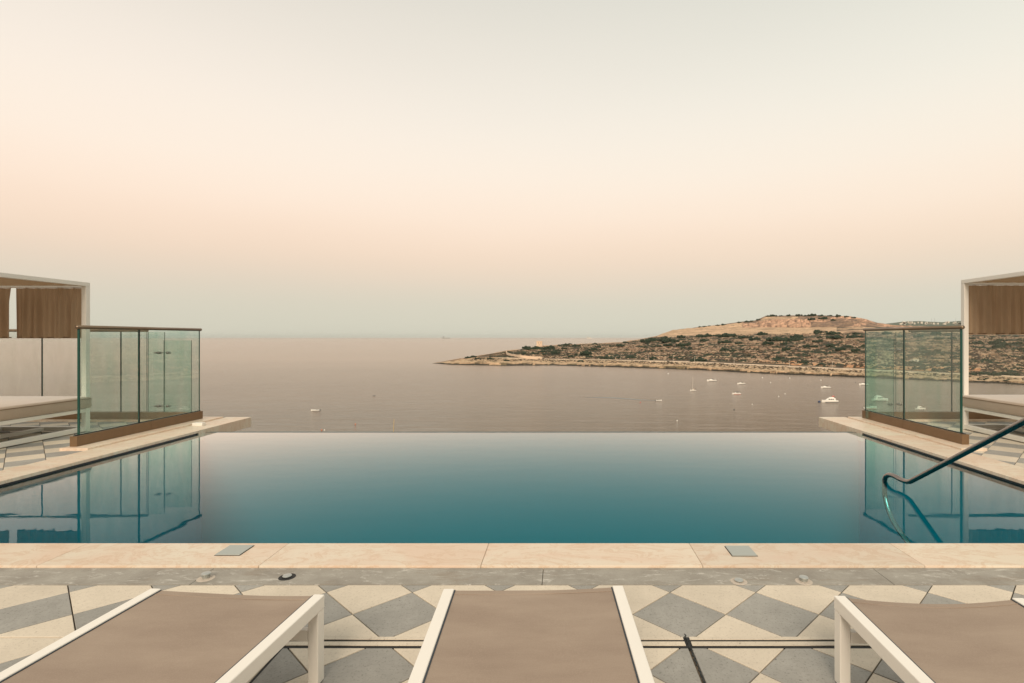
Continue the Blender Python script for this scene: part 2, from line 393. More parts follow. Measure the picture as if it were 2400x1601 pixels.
deck = empty('deck', kind='structure')
S = .4212/math.sqrt(2); DG = .4212
regions = [  # x0,x1,y0,y1, lattice shift
    (-4.9, 1.9+1.9, 2.245, 2.718, 0, 0, 'N'), (-5.24, -1.17, .9, 2.243, 0, 0, 'N'),
    (-1.13, .5045, .9, 2.168, 0, .0, 'H'), (.5155, 2.3, .9, 2.168, 0, .0, 'H'),
    (2.34, 4.36, .9, 2.243, 0, 0, 'N'),
    (-9.6, -5.245, 3.6, 8.0, 0, 0, 'S'), (4.39, 8.6, 3.6, 8.0, 0, 0, 'S')]
cands = []
X0, Y0 = .313, 2.431
for (x0, x1, y0, y1, sx, sy, kind) in regions:
    i0 = int((x0-X0)/(DG/2))-2; i1 = int((x1-X0)/(DG/2))+2; j0 = int((y0-Y0)/(DG/2))-2; j1 = int((y1-Y0)/(DG/2))+2
    for i in range(i0, i1+1):
        for j in range(j0, j1+1):
            if (i+j) % 2 == 0: continue
            cx, cy = X0+i*DG/2, Y0+j*DG/2
            h_ = DG/2
            p = clip_poly([(cx-h_, cy), (cx, cy-h_), (cx+h_, cy), (cx, cy+h_)], x0, x1, y0, y1)
            if not p: continue
            p2 = inset(p, .0026)
            if len(p2) < 3: continue
            ar = abs(sum(p2[k-1][0]*p2[k][1]-p2[k][0]*p2[k-1][1] for k in range(len(p2))))/2
            if ar < .0006: continue
            mat = 'grey_tile' if j % 2 == 0 else 'cream_tile'
            px = CX+F*cx/max(cy, .3); py = CY+F*H/max(cy, .3)
            vis = -60 < px < 2460 and py < 1660
            cands.append((0 if vis else 1, -ar*F*F/max(cy, .3)**3, p2, mat, cy))
cands.sort(key=lambda t_: (t_[0], t_[1]))
rest = {'grey_tile': bmesh.new(), 'cream_tile': bmesh.new()}
for k, (vis, _, p, mat, cy) in enumerate(cands):
    dz = random.uniform(-.0006, .0006)
    if k < 290 and vis == 0:
        b = bmesh.new(); prism(b, p, -.013, dz); obj('tile', b, M[mat], deck)
    else: prism(rest[mat], p, -.013, dz)
for k_, bm_ in rest.items():
    if len(bm_.verts): tag(obj('tile_field', bm_, M[k_], deck), kind='stuff')
    else: bm_.free()

# grey strip between tiles and coping
x = -1.887-1.78*3
while x < 4.4:
    x0, x1 = max(x, -5.24)+.0016, min(x+1.78, 4.38)-.0016
    if x1 > x0: boxo('border_stone', (x0, x1, 2.7205, 2.915, -.013, .001), M['grey_strip'], deck, bevel=.0012)
    x += 1.78

# marble coping
cop = empty('pool_coping', kind='structure')
x = -.447-1.204*5
while x < PR+.42:
    x0, x1 = max(x, PL-.385)+.0008, min(x+1.204, PR+.41)-.0008
    if x1-x0 > .05: boxo('coping_slab', (x0, x1, 2.918, PN, -.02, .012), M['marble'], cop, bevel=.004)
    x += 1.204
for (xa, xb, sgn) in ((PL-.385, PL, -1), (PR, PR+.41, 1)):
    y = PN+.001; first = True
    for yn in (4.1, 5.3, 6.5, 7.15):
        boxo('coping_slab', (xa, xb, y+.0008, yn-.0008, -.02, .012), M['marble'], cop, bevel=.004); y = yn
    # long end piece that runs out past the infinity edge, a thick stone beam
    boxo('end_beam', (xa, xb, 7.151, 8.36, -.135, .0125), M['marble'], cop, bevel=.004)
    # low kerb that carries the glass balustrade
    ka, kb = (PL-.70, PL-.386) if sgn < 0 else (PR+.412, PR+.70)
    boxo('kerb_stone', (ka, kb, 5.92, 8.28, -.012, .03), M['marble'], cop, bevel=.004)

# pool basin
bas = empty('pool_basin', kind='structure')
b = bmesh.new(); box(b, PL-.2, PR+.2, PN-.2, PF+.05, -1.75, -1.55); obj('basin_floor', b, M['mosaic'], bas)
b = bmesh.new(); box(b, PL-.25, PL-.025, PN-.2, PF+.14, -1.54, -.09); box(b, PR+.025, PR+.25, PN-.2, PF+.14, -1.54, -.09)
box(b, PL-.02, PR+.02, PN-.25, PN-.025, -1.54, -.09); obj('basin_wall', b, M['brightened_wall_mosaic'], bas)
b = bmesh.new(); box(b, PL-.255, PL-.051, PN-.25, PF+.03, -.0895, -.0205); box(b, PR+.051, PR+.255, PN-.25, PF+.03, -.0895, -.0205); box(b, PL-.05, PR+.05, PN-.255, PN-.051, -.0895, -.0205)
obj('bond_beam', b, M['building'], bas)
b = bmesh.new(); box(b, PL-.05, PL-.018, PN-.2, PF, -.089, -.021); box(b, PR+.018, PR+.05, PN-.2, PF, -.089, -.021); box(b, PL-.017, PR+.017, PN-.05, PN-.018, -.089, -.021)
obj('waterline_band', b, M['waterline'], bas)
b = bmesh.new(); box(b, PL-.0245, PR+.0245, PF, PF+.14, -1.54, WZ-.012); obj('infinity_wall', b, M['mosaic'], bas)
b = bmesh.new(); box(b, PL-.017, PR+.017, PF+.021, PF+.05, WZ-.011, WZ-.001); obj('infinity_lip', b, M['dark_gap'], bas)
for k in range(4):
    boxo('basin_step', (PR-1.9, PR+.02, PN-.02, PN+.35+.32*(3-k), -1.54, -.85-.2*k), M['mosaic'], bas, bevel=.01) if k == 0 else boxo('basin_step', (PR-1.9, PR+.02, PN+.33+.32*(k-1)+.02, PN+.33+.32*k, -1.54, -.85-.2*k), M['mosaic'], bas, bevel=.01)
b = bmesh.new(); vs = [b.verts.new(p) for p in ((PL-.017, PN-.017, WZ), (PR+.017, PN-.017, WZ), (PR+.017, PF+.02, WZ), (PL-.017, PF+.02, WZ))]; b.faces.new(vs)
tag(obj('pool_water', b, M['pool_water']), kind='structure')

# small white block on the left coping near the infinity edge
tag(boxo('white_sensor_box', (-5.17, -5.03, 7.50, 7.58, .0126, .055), M['white'], bevel=.004), 'small white box on the left coping beside the glass balustrade', 'box')

# ------------------------------------------------------------------ floor channel / hatch joints
ch = empty('floor_channel'); tag(ch, 'narrow slotted drain channel crossing the tiles behind the sun loungers', 'drain')
b = bmesh.new(); box(b, -1.17, 2.34, 2.1665, 2.2442, -.03, -.0005); obj('channel_bed', b, M['dark_gap'], ch)
for (a_, c_) in ((-1.168, .497), (.523, 2.338)):
    boxo('edge_strip', (a_, c_, 2.2225, 2.2425, -.0003, .0035), M['cream_tile'], ch, bevel=.0012)
    boxo('edge_strip', (a_+.03 if a_ < 0 else a_, c_, 2.180, 2.2075, -.0003, .0035), M['cream_tile'], ch, bevel=.0012)
b = bmesh.new(); box(b, -1.1365, -1.126, .9, 2.166, -.03, -.0005); obj('side_gap', b, M['dark_gap'], ch)
b = bmesh.new(); box(b, -1.1695, -1.137, .9, 2.209, -.02, .003); obj('side_strip', b, M['cream_tile'], ch)
b = bmesh.new(); pts = []
for k in range(160):
    y = 2.262-k*.0085; pts.append((.510+.0025*math.sin(k*1.7)+random.uniform(-.002, .002), y, .0015+random.uniform(-.001, .002)))
tube(b, pts, [.0030+random.uniform(-.0015, .001) for _ in pts], 6)
s_ = obj('rubber_seal', b, M['black']); tag(s_, 'frayed black rubber seal strip in the tile joint right of the middle lounger', 'seal')

# ------------------------------------------------------------------ skimmer lids and floor fittings
for (xc, yc, lab) in ((-1.906, 3.125, 'grey square skimmer lid set in the coping behind the left sun lounger'),
                      (1.027, 3.115, 'grey square skimmer lid set in the coping right of the middle sun lounger')):
    t_ = empty('skimmer_lid', (xc, yc, .012)); tag(t_, lab, 'lid', 'skimmer lids in the coping')
    boxo('lid_rim', (-.0735, .0735, -.0735, .0735, -.004, .0012), M['dark_gap'], t_)
    boxo('lid_plate', (-.070, .070, -.070, .070, .0013, .006), M['lid'], t_, bevel=.0015)
for (xc, yc, hgt, kind, lab) in ((-1.851, 2.79, .026, 'p', 'raised steel cap with pink mortar ring, leftmost of four on the grey stone border'),
                               (-1.438, 2.805, .008, 'd', 'low steel cap in a dark sunken ring on the grey stone border'),
                               (.899, 2.755, .008, 'r', 'low steel cap in a pale ring, left one of the right hand pair'),
                               (1.231, 2.755, .022, 'r', 'raised steel cap, rightmost of four on the grey stone border')):
    t_ = empty('floor_fitting', (xc, yc, .001)); tag(t_, lab, 'floor fitting', 'steel caps in the grey border')
    b = bmesh.new(); lathe(b, [(.042, 0), (.041, .0015), (.030, .002)], 28); obj('ring', b, M['dark_gap'] if kind == 'd' else M['residue'], t_, smooth=False)
    b = bmesh.new(); lathe(b, [(.017, .001), (.017, hgt*.45), (.021, hgt*.5), (.021, hgt*.62), (.018, hgt*.66), (.018, hgt*.8), (.023, hgt*.85), (.023, hgt), (.020, hgt+.003), (.004, hgt+.004)], 28)
    obj('cap', b, M['steel_dull'], t_)

# ------------------------------------------------------------------ sun loungers
LZ, LW, LL = .311, .674, 1.95
def make_lounger(sg=1.0):
    t_ = empty('sun_lounger')
    rw, rh = .040, .048
    for s_ in (-1, 1):
        xa = s_*LW/2; xb = xa-s_*rw
        boxo('side_rail', (min(xa, xb), max(xa, xb), -LL, 0, LZ-rh, LZ), M['white'], t_, bevel=.0045, seg=3)
        for yy in (-.0450, -LL+.35):
            boxo('leg', (min(xa, xb)+.0012, max(xa, xb)-.0012, yy, yy+.0435, .004, LZ-rh-.0005), M['white'], t_, bevel=.003)
            boxo('foot_pad', (min(xa, xb)+.004, max(xa, xb)-.004, yy+.003, yy+.04, 0, .0035), M['black'], t_)
    for yy in (-.044, -1.2, -LL+.36):
        boxo('stretcher', (-LW/2+rw+.0005, LW/2-rw-.0005, yy, yy+.026, .160, .200), M['white'], t_, bevel=.003)
    def sling(name, ya, yb):
        b = bmesh.new(); nx, ny = 20, 22
        def P_(i, j, dz):
            u = -1+2*i/nx; y = ya+(yb-ya)*j/ny
            sag = (1-u*u)*(.016+.004*math.sin(y*4))*sg+.0012*math.sin(y*9+u*3)*(1-u*u)
            return b.verts.new((u*(LW/2-rw+.002), y, LZ-.006-sag+dz))
        for dz in (0, -.004):
            g = {(i, j): P_(i, j, dz) for i in range(nx+1) for j in range(ny+1)}
            for i in range(nx):
                for j in range(ny): b.faces.new((g[i, j], g[i+1, j], g[i+1, j+1], g[i, j+1])).smooth = True
        for j in (0, ny):
            for i in range(nx): b.faces.new((P_(i, j, 0), P_(i+1, j, 0), P_(i+1, j, -.004), P_(i, j, -.004)))
        o = obj(name, b, M['sling'], t_)
        for yy in ((ya-.03, ) if name == 'sling_seat' else ()):      # stitched hem across the foot end
            b = bmesh.new(); tube(b, [(-(LW/2-rw)+2*(LW/2-rw)*k/16, yy, LZ-.0052-(1-(2*k/16-1)**2)*(.016+.004*math.sin(yy*4))*sg) for k in range(17)], .0011, 5); obj('seam', b, M['sling'], t_)
        return o
    sling('sling_seat', -.004, -1.22); sling('sling_backrest', -1.24, -LL+.04)
    for s_ in (-1, 1):
        boxo('sling_piping', (s_*(LW/2-rw-.003)-.0022, s_*(LW/2-rw-.003)+.0022, -LL+.04, -.004, LZ-.012, LZ-.004), M['boat_dark'], t_)
    return t_
def copy_tree(o):
    c_ = o.copy(); C.objects.link(c_)
    for q in o.children:
        k_ = q.copy(); C.objects.link(k_); k_.parent = c_
    return c_
LS = [((-1.544, 2.017), (-.871, 1.968), 'left sun lounger with taupe sling, turned slightly, its right front leg in full view'),
      ((-.4475, 2.012), (.2263, 2.040), 'middle sun lounger with taupe sling pointing straight at the pool'),
      ((.983, 1.960), (1.660, 1.942), 'right sun lounger with sagging taupe sling, cut off by the right edge')]
proto = make_lounger(.35)
for k, (A, B_, lab) in enumerate(LS):
    o = proto if k == 0 else (copy_tree(proto) if k == 1 else make_lounger(1.2))
    o.location = ((A[0]+B_[0])/2, (A[1]+B_[1])/2, 0); o.rotation_euler = (0, 0, math.atan2(B_[1]-A[1], B_[0]-A[0]))
    tag(o, lab, 'sun lounger', 'sun loungers facing the pool')

# ------------------------------------------------------------------ glass balustrades
def pane(name, d, axis, parent, mat=None):
    b = bmesh.new(); fs = box(b, *d)
    for f in fs:
        f.normal_update(); f.material_index = 0 if abs(f.normal[axis]) > .5 else 1
    return obj(name, b, [mat or M['glass'], M['edge']], parent)
for side, xs, ya, yb, yj, lab in ((-1, -5.46, 6.0, 8.10, 6.93, 'left glass balustrade with bronze handrail and base beside the pool'),
                                  (1, 4.575, 6.12, 8.17, 7.23, 'right glass balustrade with bronze handrail and base beside the pool')):
    t_ = empty('glass_balustrade', (xs, ya, .03)); tag(t_, lab, 'balustrade', 'glass balustrades beside the pool')
    L = yb-ya
    for (q0, q1) in ((0, L*.52), (L*.52+.002, L)):
        boxo('base_cladding', (-.04, .04, q0, q1, 0, .115), M['bronze'], t_, bevel=.003)
    boxo('base_seal', (-.012, .012, .01, L-.01, .1155, .124), M['black'], t_)
    pane('glass_panel', (-.0085, .0085, .075, yj-ya-.008, .125, 1.315), 0, t_)
    pane('glass_panel', (-.0085, .0085, yj-ya+.008, L-.02, .125, 1.315), 0, t_)
    for q in (yj-ya,):
        boxo('joint_seal', (-.008, .008, q-.0045, q+.0045, .125, 1.315), M['black'], t_)
    boxo('end_trim', (-.011, .011, .062, .0745, .125, 1.315), M['edge'], t_)
    b = bmesh.new(); tube(b, [(0, .04, 1.335), (0, L+.01, 1.335)], .021, 16)
    obj('handrail', b, M['rail_bronze'], t_, smooth=True)
    boxo('handrail_channel', (-.013, .013, .05, L, 1.3155, 1.3175), M['black'], t_)

def clamp(x, y, z, parent):
    b = bmesh.new()
    tube(b, [(x-.095, y-.016, z), (x+.095, y-.016, z)], .006, 8)
    for q in (-.07, .07):
        b2 = [(x+q, y-.030, z), (x+q, y+.030, z)]; tube(b, b2, .019, 12)
    tube(b, [(x-.10, y-.022, z), (x-.12, y-.022, z)], .012, 10)
    obj('glass_clamp', b, M['steel'], parent, smooth=True)
YS = 8.06
t_ = empty('glass_balustrade', (0, YS, .0)); tag(t_, 'left seaward glass balustrade running behind the left daybed', 'balustrade', 'seaward glass balustrades')
boxo('base_cladding', (-11, -5.56, -.05, .05, .03, .135), M['bronze'], t_, bevel=.003)
boxo('base_kerb', (-11, -5.545, -.09, .09, -.01, .0295), M['marble'], t_, bevel=.003)
xj = [-11, -10.1, -8.95, -7.80, -6.62, -6.225]
for q0, q1 in zip(xj, xj[1:]): pane('glass_panel', (q0+.006, q1-.006, -.0065, .0065, .135, 1.33), 1, t_, M['glass_clear'])
for q in xj[1:-1]: boxo('joint_seal', (q-.0055, q+.0055, -.007, .007, .135, 1.33), M['dark_gap'], t_)
b = bmesh.new(); tube(b, [(-11, 0, 1.352), (-6.22, 0, 1.352)], .021, 14); obj('handrail', b, M['rail_bronze'], t_, smooth=True)
pane('glass_panel', (-6.212, -5.965, -.0065, .0065, .135, 1.33), 1, t_)
pane('wing_panel', (-5.95, -5.54, -.0425, -.0295, .05, 1.205), 1, t_, M['glass_dark'])
clamp(-5.965, -.018, 1.02, t_); clamp(-5.965, -.018, .225, t_)
t_ = empty('glass_balustrade', (0, YS+.02, .0)); tag(t_, 'right seaward glass balustrade running behind the right daybed', 'balustrade', 'seaward glass balustrades')
boxo('base_cladding', (4.67, 10, -.05, .05, .03, .135), M['bronze'], t_, bevel=.003)
boxo('base_kerb', (4.67, 10, -.09, .09, -.01, .0295), M['marble'], t_, bevel=.003)
xj = [4.985, 5.83, 6.98, 8.13, 9.28, 10]
for q0, q1 in zip(xj, xj[1:]): pane('glass_panel', (q0+.006, q1-.006, -.0065, .0065, .135, 1.33), 1, t_, M['glass_clear'])
for q in xj[1:-1]: boxo('joint_seal', (q-.0055, q+.0055, -.007, .007, .135, 1.33), M['dark_gap'], t_)
b = bmesh.new(); tube(b, [(5.19, 0, 1.352), (10, 0, 1.352)], .021, 14); obj('handrail', b, M['rail_bronze'], t_, smooth=True)
pane('wing_panel', (4.50, 4.915, -.0825, -.0695, .05, 1.235), 1, t_, M['glass_dark'])
clamp(4.95, -.04, 1.06, t_); clamp(4.95, -.04, .25, t_)

# ------------------------------------------------------------------ daybeds
def daybed(name, xp, yf, sgn, ztop, lab):
    """xp: pool-side face; yf: far face; sgn: direction away from the pool"""
    t_ = empty(name, (xp, yf, 0)); tag(t_, lab, 'daybed', 'canopy daybeds beside the pool')
    W, D, p = 2.15, 2.05, .062
    def bx(nm, xa, xb, y0, y1, z0, z1, m='white', bev=.004):
        xa, xb = sgn*xa, sgn*xb
        return boxo(nm, (min(xa, xb), max(xa, xb), y0, y1, z0, z1), M[m], t_, bevel=bev)
    for xa in (0, W-p):
        for y0 in (-p, -D): bx('post', xa, xa+p, y0, y0+p, .002, ztop-.052)
    bx('top_beam', 0, p, -D, 0, ztop-.0515, ztop); bx('top_beam', W-p, W, -D, 0, ztop-.0515, ztop)
    bx('top_beam', p+.001, W-p-.001, -p, 0, ztop-.0515, ztop); bx('top_beam', p+.001, W-p-.001, -D, -D+p, ztop-.0515, ztop)
    for xa in (0.0015, W-p): bx('floor_rail', xa, xa+p-.003, -D+p+.001, -p-.001, .012, .068)
    for y0 in (-p, -D): bx('floor_rail', p+.001, W-p-.001, y0+.002, y0+p-.002, .012, .068)
    for xa in (0.0015, W-p): bx('seat_rail', xa, xa+p-.003, -D+p+.001, -p-.001, .262, .306)
    for y0 in (-p, -D): bx('seat_rail', p+.001, W-p-.001, y0+.002, y0+p-.002, .262, .306)
    for k in range(7): bx('slat', p+.002, W-p-.002, -D+.22+.26*k, -D+.30+.26*k, .285, .303, 'white', .002)
    # floor level tie bars
    bx('tie_bar', .55, .60, -D+p+.002, -p-.002, .018, .06, 'white', .003); bx('tie_bar', 1.1, 1.15, -D+p+.002, -p-.002, .018, .06, 'white', .003)
    # mattress with rounded edge and piping
    b = bmesh.new(); x0, x1 = sorted((sgn*-.015, sgn*(W-p-.01))); box(b, x0, x1, -D+.05, .03, .307, .468)
    bmesh.ops.bevel(b, geom=list(b.edges), offset=.035, segments=4, profile=.5, affect='EDGES')
    o = obj('mattress', b, M['mattress'], t_, smooth=True)
    b = bmesh.new(); zz = .437; xx = -.0165*sgn
    tube(b, [(xx, -D+.09, zz), (xx, -.01, zz)], .004, 6); obj('mattress_piping', b, M['bronze'], t_)
    # canopy cloth, slightly sagging, hung below the top frame
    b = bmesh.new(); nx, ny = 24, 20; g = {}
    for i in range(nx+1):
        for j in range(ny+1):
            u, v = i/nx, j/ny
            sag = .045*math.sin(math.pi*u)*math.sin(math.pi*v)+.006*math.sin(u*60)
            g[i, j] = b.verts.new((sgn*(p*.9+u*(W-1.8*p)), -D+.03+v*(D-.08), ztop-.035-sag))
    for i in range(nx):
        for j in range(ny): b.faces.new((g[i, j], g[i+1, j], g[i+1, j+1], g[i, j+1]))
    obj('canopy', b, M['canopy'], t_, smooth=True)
    # curtain rod and short curtains along the seaward side
    b = bmesh.new(); tube(b, [(sgn*p, -.03, ztop-.065), (sgn*(W-p), -.03, ztop-.065)], .008, 8); obj('curtain_rod', b, M['white'], t_, smooth=True)
    spans = ((.10, .955), (1.005, 2.06)) if sgn < 0 else ((.065, 1.04), (1.09, 2.06))
    for s0, s1 in spans:
        b = bmesh.new(); nx, ny = 150, 14; g = {}
        ph = random.uniform(0, 6)
        for i in range(nx+1):
            for j in range(ny+1):
                u, v = i/nx, j/ny
                am = .014+.026*min(1, v*2.5)
                y = -.03+am*(math.sin(u*34+ph+1.4*math.sin(u*9+ph))+.45*math.sin(u*103+ph*2))*(.45+.55*abs(math.sin(u*5+ph)))
                x = s0+(s1-s0)*u+(.012*v*math.sin(u*3) if 0 < i < nx else -.01*v*(1 if i else -1))
                g[i, j] = b.verts.new((sgn*x, y, ztop-.075-v*.665))
        for i in range(nx):
            for j in range(ny): b.faces.new((g[i, j], g[i+1, j], g[i+1, j+1], g[i, j+1]))
        o = obj('curtain', b, M['curtain'], t_, smooth=True)
        b = bmesh.new(); zb = ztop-.075-.665
        tube(b, [(sgn*(s0+.012), -.03, zb+.012), (sgn*(s1-.012), -.03, zb+.012)], .0065, 6); q = obj('curtain_hem_bar', b, M['bronze'], t_)
    return t_
daybed('daybed', -6.29, 7.16, -1, 1.976, 'left canopy daybed with brown curtains and taupe mattress')
daybed('daybed', 5.42, 7.34, 1, 2.03, 'right canopy daybed with brown curtain and taupe mattress')

# ------------------------------------------------------------------ pool handrail
pts = [(2.9, 2.80, .012), (2.9, 2.78, .35), (2.9, 2.79, .75), (2.9, 2.83, .93), (2.9, 2.93, 1.00), (2.9, 3.05, .925), (2.9, 3.4, .713), (2.9, 4.0, .348), (2.9, 4.42, .093),
       (2.9, 4.52, .038), (2.9, 4.62, .028), (2.9, 4.72, .034), (2.9, 4.80, .022), (2.9, 4.852, -.02), (2.9, 4.862, -.10), (2.9, 4.84, -.22), (2.9, 4.74, -.36), (2.9, 4.55, -.47), (2.9, 4.25, -.62), (2.9, 3.9, -.80)]
hr = empty('pool_handrail', (2.9, 2.80, .012)); tag(hr, 'curved stainless steel handrail descending into the pool at the right', 'handrail')
b = bmesh.new(); tube(b, [Vector(p)-Vector((2.9, 2.80, .012)) for p in smooth_path(pts, 8)], .0205, 20); obj('rail_tube', b, M['steel'], hr, smooth=True)
b = bmesh.new(); lathe(b, [(.05, 0), (.05, .004), (.03, .012), (.0215, .014)], 24); obj('base_flange', b, M['steel'], hr, smooth=True)

# ------------------------------------------------------------------ sea
b = bmesh.new(); E = 32000
vs = [b.verts.new(p) for p in ((-E, -E, SEA), (E, -E, SEA), (E, E, SEA), (-E, E, SEA))]; b.faces.new(vs)
tag(obj('sea', b, M['sea']), kind='structure')

# ------------------------------------------------------------------ headland
rng = np.random.RandomState(5)
def vnoise(x, y, seed=0):
    r = np.random.RandomState(seed).rand(256, 256)
    xi = np.floor(x).astype(int); yi = np.floor(y).astype(int); fx = x-xi; fy = y-yi
    fx = fx*fx*(3-2*fx); fy = fy*fy*(3-2*fy)
    g = lambda i, j: r[i % 256, j % 256]
    return (g(xi, yi)*(1-fx)+g(xi+1, yi)*fx)*(1-fy)+(g(xi, yi+1)*(1-fx)+g(xi+1, yi+1)*fx)*fy
def fbm(x, y, o=4, seed=0):
    s, a_, t_ = 0, 1, 0
    for k in range(o):
        s = s+a_*vnoise(x*2**k, y*2**k, seed+k); t_ += a_; a_ *= .5
    return s/t_
HS = H-SEA
I = np.interp
P = np.concatenate([np.linspace(1012, 2420, 760), np.linspace(2424, 3300, 130)])
y0 = I(P, [1012, 1060, 1170, 1298, 1500, 1629, 1795, 2022, 2400, 3300], [851.5, 855, 857.4, 856.6, 862.7, 867, 876, 885, 902, 945])
d0 = HS*F/(y0-CY)
y1 = I(P, [1012, 1060, 1119, 1190, 1268, 1450, 1629, 1795, 2022, 2400, 3300], [851.4, 846, 837, 838.5, 841, 844, 849, 857, 867, 884, 918])
dd1 = I(P, [1012, 1060, 1119, 1268, 1450, 1629, 2022, 2400, 3300], [1, 35, 85, 95, 72, 46, 33, 30, 30])
yr = I(P, [1012, 1060, 1102, 1119, 1157, 1187, 1221, 1255, 1308, 1393, 1457, 1500, 1539, 1577, 1654, 1700, 1731, 1769, 1782, 1795, 1850, 1910, 1986, 2010, 2030, 2055, 2100, 2400, 3300],
          [851.3, 843.5, 836, 833.6, 827.8, 822.5, 818.5, 812, 808.5, 805, 802, 795, 787.5, 774, 764.5, 759.5, 755, 751.5, 746, 740.5, 739.2, 738.8, 740.5, 745, 748, 756, 763, 768, 760])
d2 = I(P, [1012, 1060, 1102, 1157, 1187, 1255, 1308, 1450, 1539, 1731, 2022, 2400, 3300], [756, 790, 850, 960, 1020, 1120, 1200, 1350, 1450, 1350, 1150, 880, 760])
y2 = I(P, [1012, 1539, 1731, 2022, 2400, 3300], [0, 789, 782.5, 777, 786, 790]); y2 = np.where(P < 1539, yr+.2, np.maximum(y2, yr+.5))
y3 = I(P, [1539, 1577, 1654, 1731, 1800, 1930, 2022, 2400, 3300], [787.7, 776, 770, 767.5, 767, 768, 765, 776, 775]); y3 = np.where(P < 1539, yr+.1, np.maximum(y3, yr+.3))
d1 = d0+dd1
k_ = np.clip((P-1530)/60, 0, 1)
d3 = d2+20+130*k_; d4 = d3+20+95*k_
zz = lambda y, d: H-(y-CY)/F*d
ctrl_d = [d0-3, d0, d1-9*np.clip(dd1/60, .02, 1), d1, d2, d3, d4, d4+120, d4+500]
ctrl_z = [np.full_like(P, SEA-2), np.full_like(P, SEA+.05), zz(y1, d1)-.3*np.clip(dd1/30, 0, 1), zz(y1, d1), zz(y2, d2), zz(y3, d3), zz(yr, d4), zz(yr, d4)-18, np.full_like(P, SEA-3)]
for i in (2, 3): ctrl_z[i] = np.maximum(ctrl_z[i], SEA+.05)
rows = [(0, 1, 2), (1, 2, 22), (2, 3, 5), (3, 4, 150), (4, 5, 30), (5, 6, 44), (6, 7, 8), (7, 8, 5)]
DD, ZZ, SG = [], [], []
for (i, j, n_) in rows:
    for q in range(n_):
        t_ = q/n_
        if i == 3: t_ = t_**1.5
        DD.append(ctrl_d[i]+(ctrl_d[j]-ctrl_d[i])*t_); zt = ctrl_z[i]+(ctrl_z[j]-ctrl_z[i])*t_
        if i == 1: zt = ctrl_z[i]+(ctrl_z[j]-ctrl_z[i])*(.42*min(1, t_*10)+.58*t_)      # low rock ledge at the water
        if i == 5: zt = ctrl_z[i]+(ctrl_z[j]-ctrl_z[i])*(t_**.8)
        ZZ.append(zt); SG.append(np.full_like(P, i+t_))
DD, ZZ, SG = np.array(DD), np.array(ZZ), np.array(SG)
PP = np.broadcast_to(P, DD.shape); XX = (PP-CX)/F*DD
width = np.clip((P-1012)/120, 0, 1)[None, :]*np.ones_like(DD)
nzf = fbm(XX/38, DD/38, 5, 3); nzs = fbm(XX/9, DD/9, 3, 11)
scr = (SG >= 3.02) & (SG < 4)
ZZ = ZZ+np.where(scr, (nzf-.5)*7*np.sin(np.clip(SG-3, 0, 1)*math.pi)+(nzs-.5)*1.3, 0)*width
th = 3.0; ph = ZZ/th+fbm(XX/160, DD/160, 3, 21)*2.5; fr_ = ph-np.floor(ph)
st_ = np.clip((fr_-.78)/.22, 0, 1)
ZZ = ZZ+np.where(scr, (st_-fr_)*th*.62*width, 0)
ZZ = ZZ+np.where((SG > 1.02) & (SG < 2), (nzs-.5)*1.6*width+(fbm(XX/5, DD/5, 2, 31)-.5)*1.0*width, 0)
ZZ = ZZ+np.where((SG >= 5) & (SG < 6), (fbm(XX/14, DD/40, 4, 41)-.5)*9*np.sin(np.clip(SG-5, 0, 1)*math.pi)*k_[None, :], 0)
ZZ = ZZ+np.where((SG >= 5.6) & (SG < 7), (fbm(XX/22, DD/60, 4, 43)-.5)*3.2*width, 0)
ZZ = ZZ+np.where((SG >= 4) & (SG < 5), (fbm(XX/30, DD/30, 3, 45)-.5)*2.5*k_[None, :], 0)
ZZ[1] = SEA-.5
# shoreline wobble
wob = (fbm(P/14, P*0, 4, 51)-.5)*9*np.clip((P-1012)/60, 0, 1)
DD2 = DD+wob[None, :]*np.clip((2-SG)/1, 0, 1); XX = (PP-CX)/F*DD2
# ground colours
def colr(c): return np.array(c)[None, None, :]
nA = fbm(XX/26, DD/26, 5, 61); nB = fbm(XX/7, DD/9, 4, 71); nC = fbm(XX/90, DD/90, 3, 81)
sm = lambda x, a_, b_: np.clip((x-a_)/(b_-a_), 0, 1)[..., None]
scrub = colr((.20, .118, .068))*(1-sm(nB, .42, .62))+colr((.29, .178, .105))*sm(nB, .42, .62)
scrub = scrub*(1-sm(nA, .58, .68))+colr((.27, .175, .105))*sm(nA, .58, .68)
scrub = scrub*(1-sm(1-nA, .56, .68))+colr((.035, .040, .020))*sm(1-nA, .56, .68)
wall = (st_ > 0.02) & (st_ < .99)
scrub = np.where((wall & (nB > .565))[..., None], colr((.40, .275, .175)), scrub)
scrub = np.where((wall & (nB <= .47))[..., None], colr((.050, .038, .022)), scrub)
ledge = colr((.55, .37, .22))*(1-sm(nB, .5, .6))+colr((.17, .125, .065))*sm(nB, .5, .6)
sand = colr((.66, .445, .275))*(1-.15*nB[..., None]*2)
nV = fbm(PP/3.2, SG*5, 3, 97); nS = fbm(PP/40, SG*26, 3, 99)
pink = colr((.60, .355, .225))*(1-sm(nB, .5, .62))+colr((.40, .24, .15))*sm(nB, .5, .62)
pink = pink*(1-.62*sm(nV, .5, .66)*(.4+.6*sm(nS, .3, .6)))
sand = sand*(1-.38*sm(nS, .52, .66))
brown = colr((.19, .125, .085))*(1-sm(nB, .45, .6))+colr((.28, .18, .115))*sm(nB, .45, .6)
col = scrub.copy()
m = SG < 2; col[m] = ledge[m]
m = (SG < 2) & (ZZ < SEA+1.5); col[m] = np.array((.035, .028, .018))
m = (SG >= 2) & (SG < 3.012); col[m] = np.array((.66, .50, .35))
m = (SG > 3.012) & (SG < 3.035) & (PP > 1187); col[m] = np.array((.09, .065, .035))
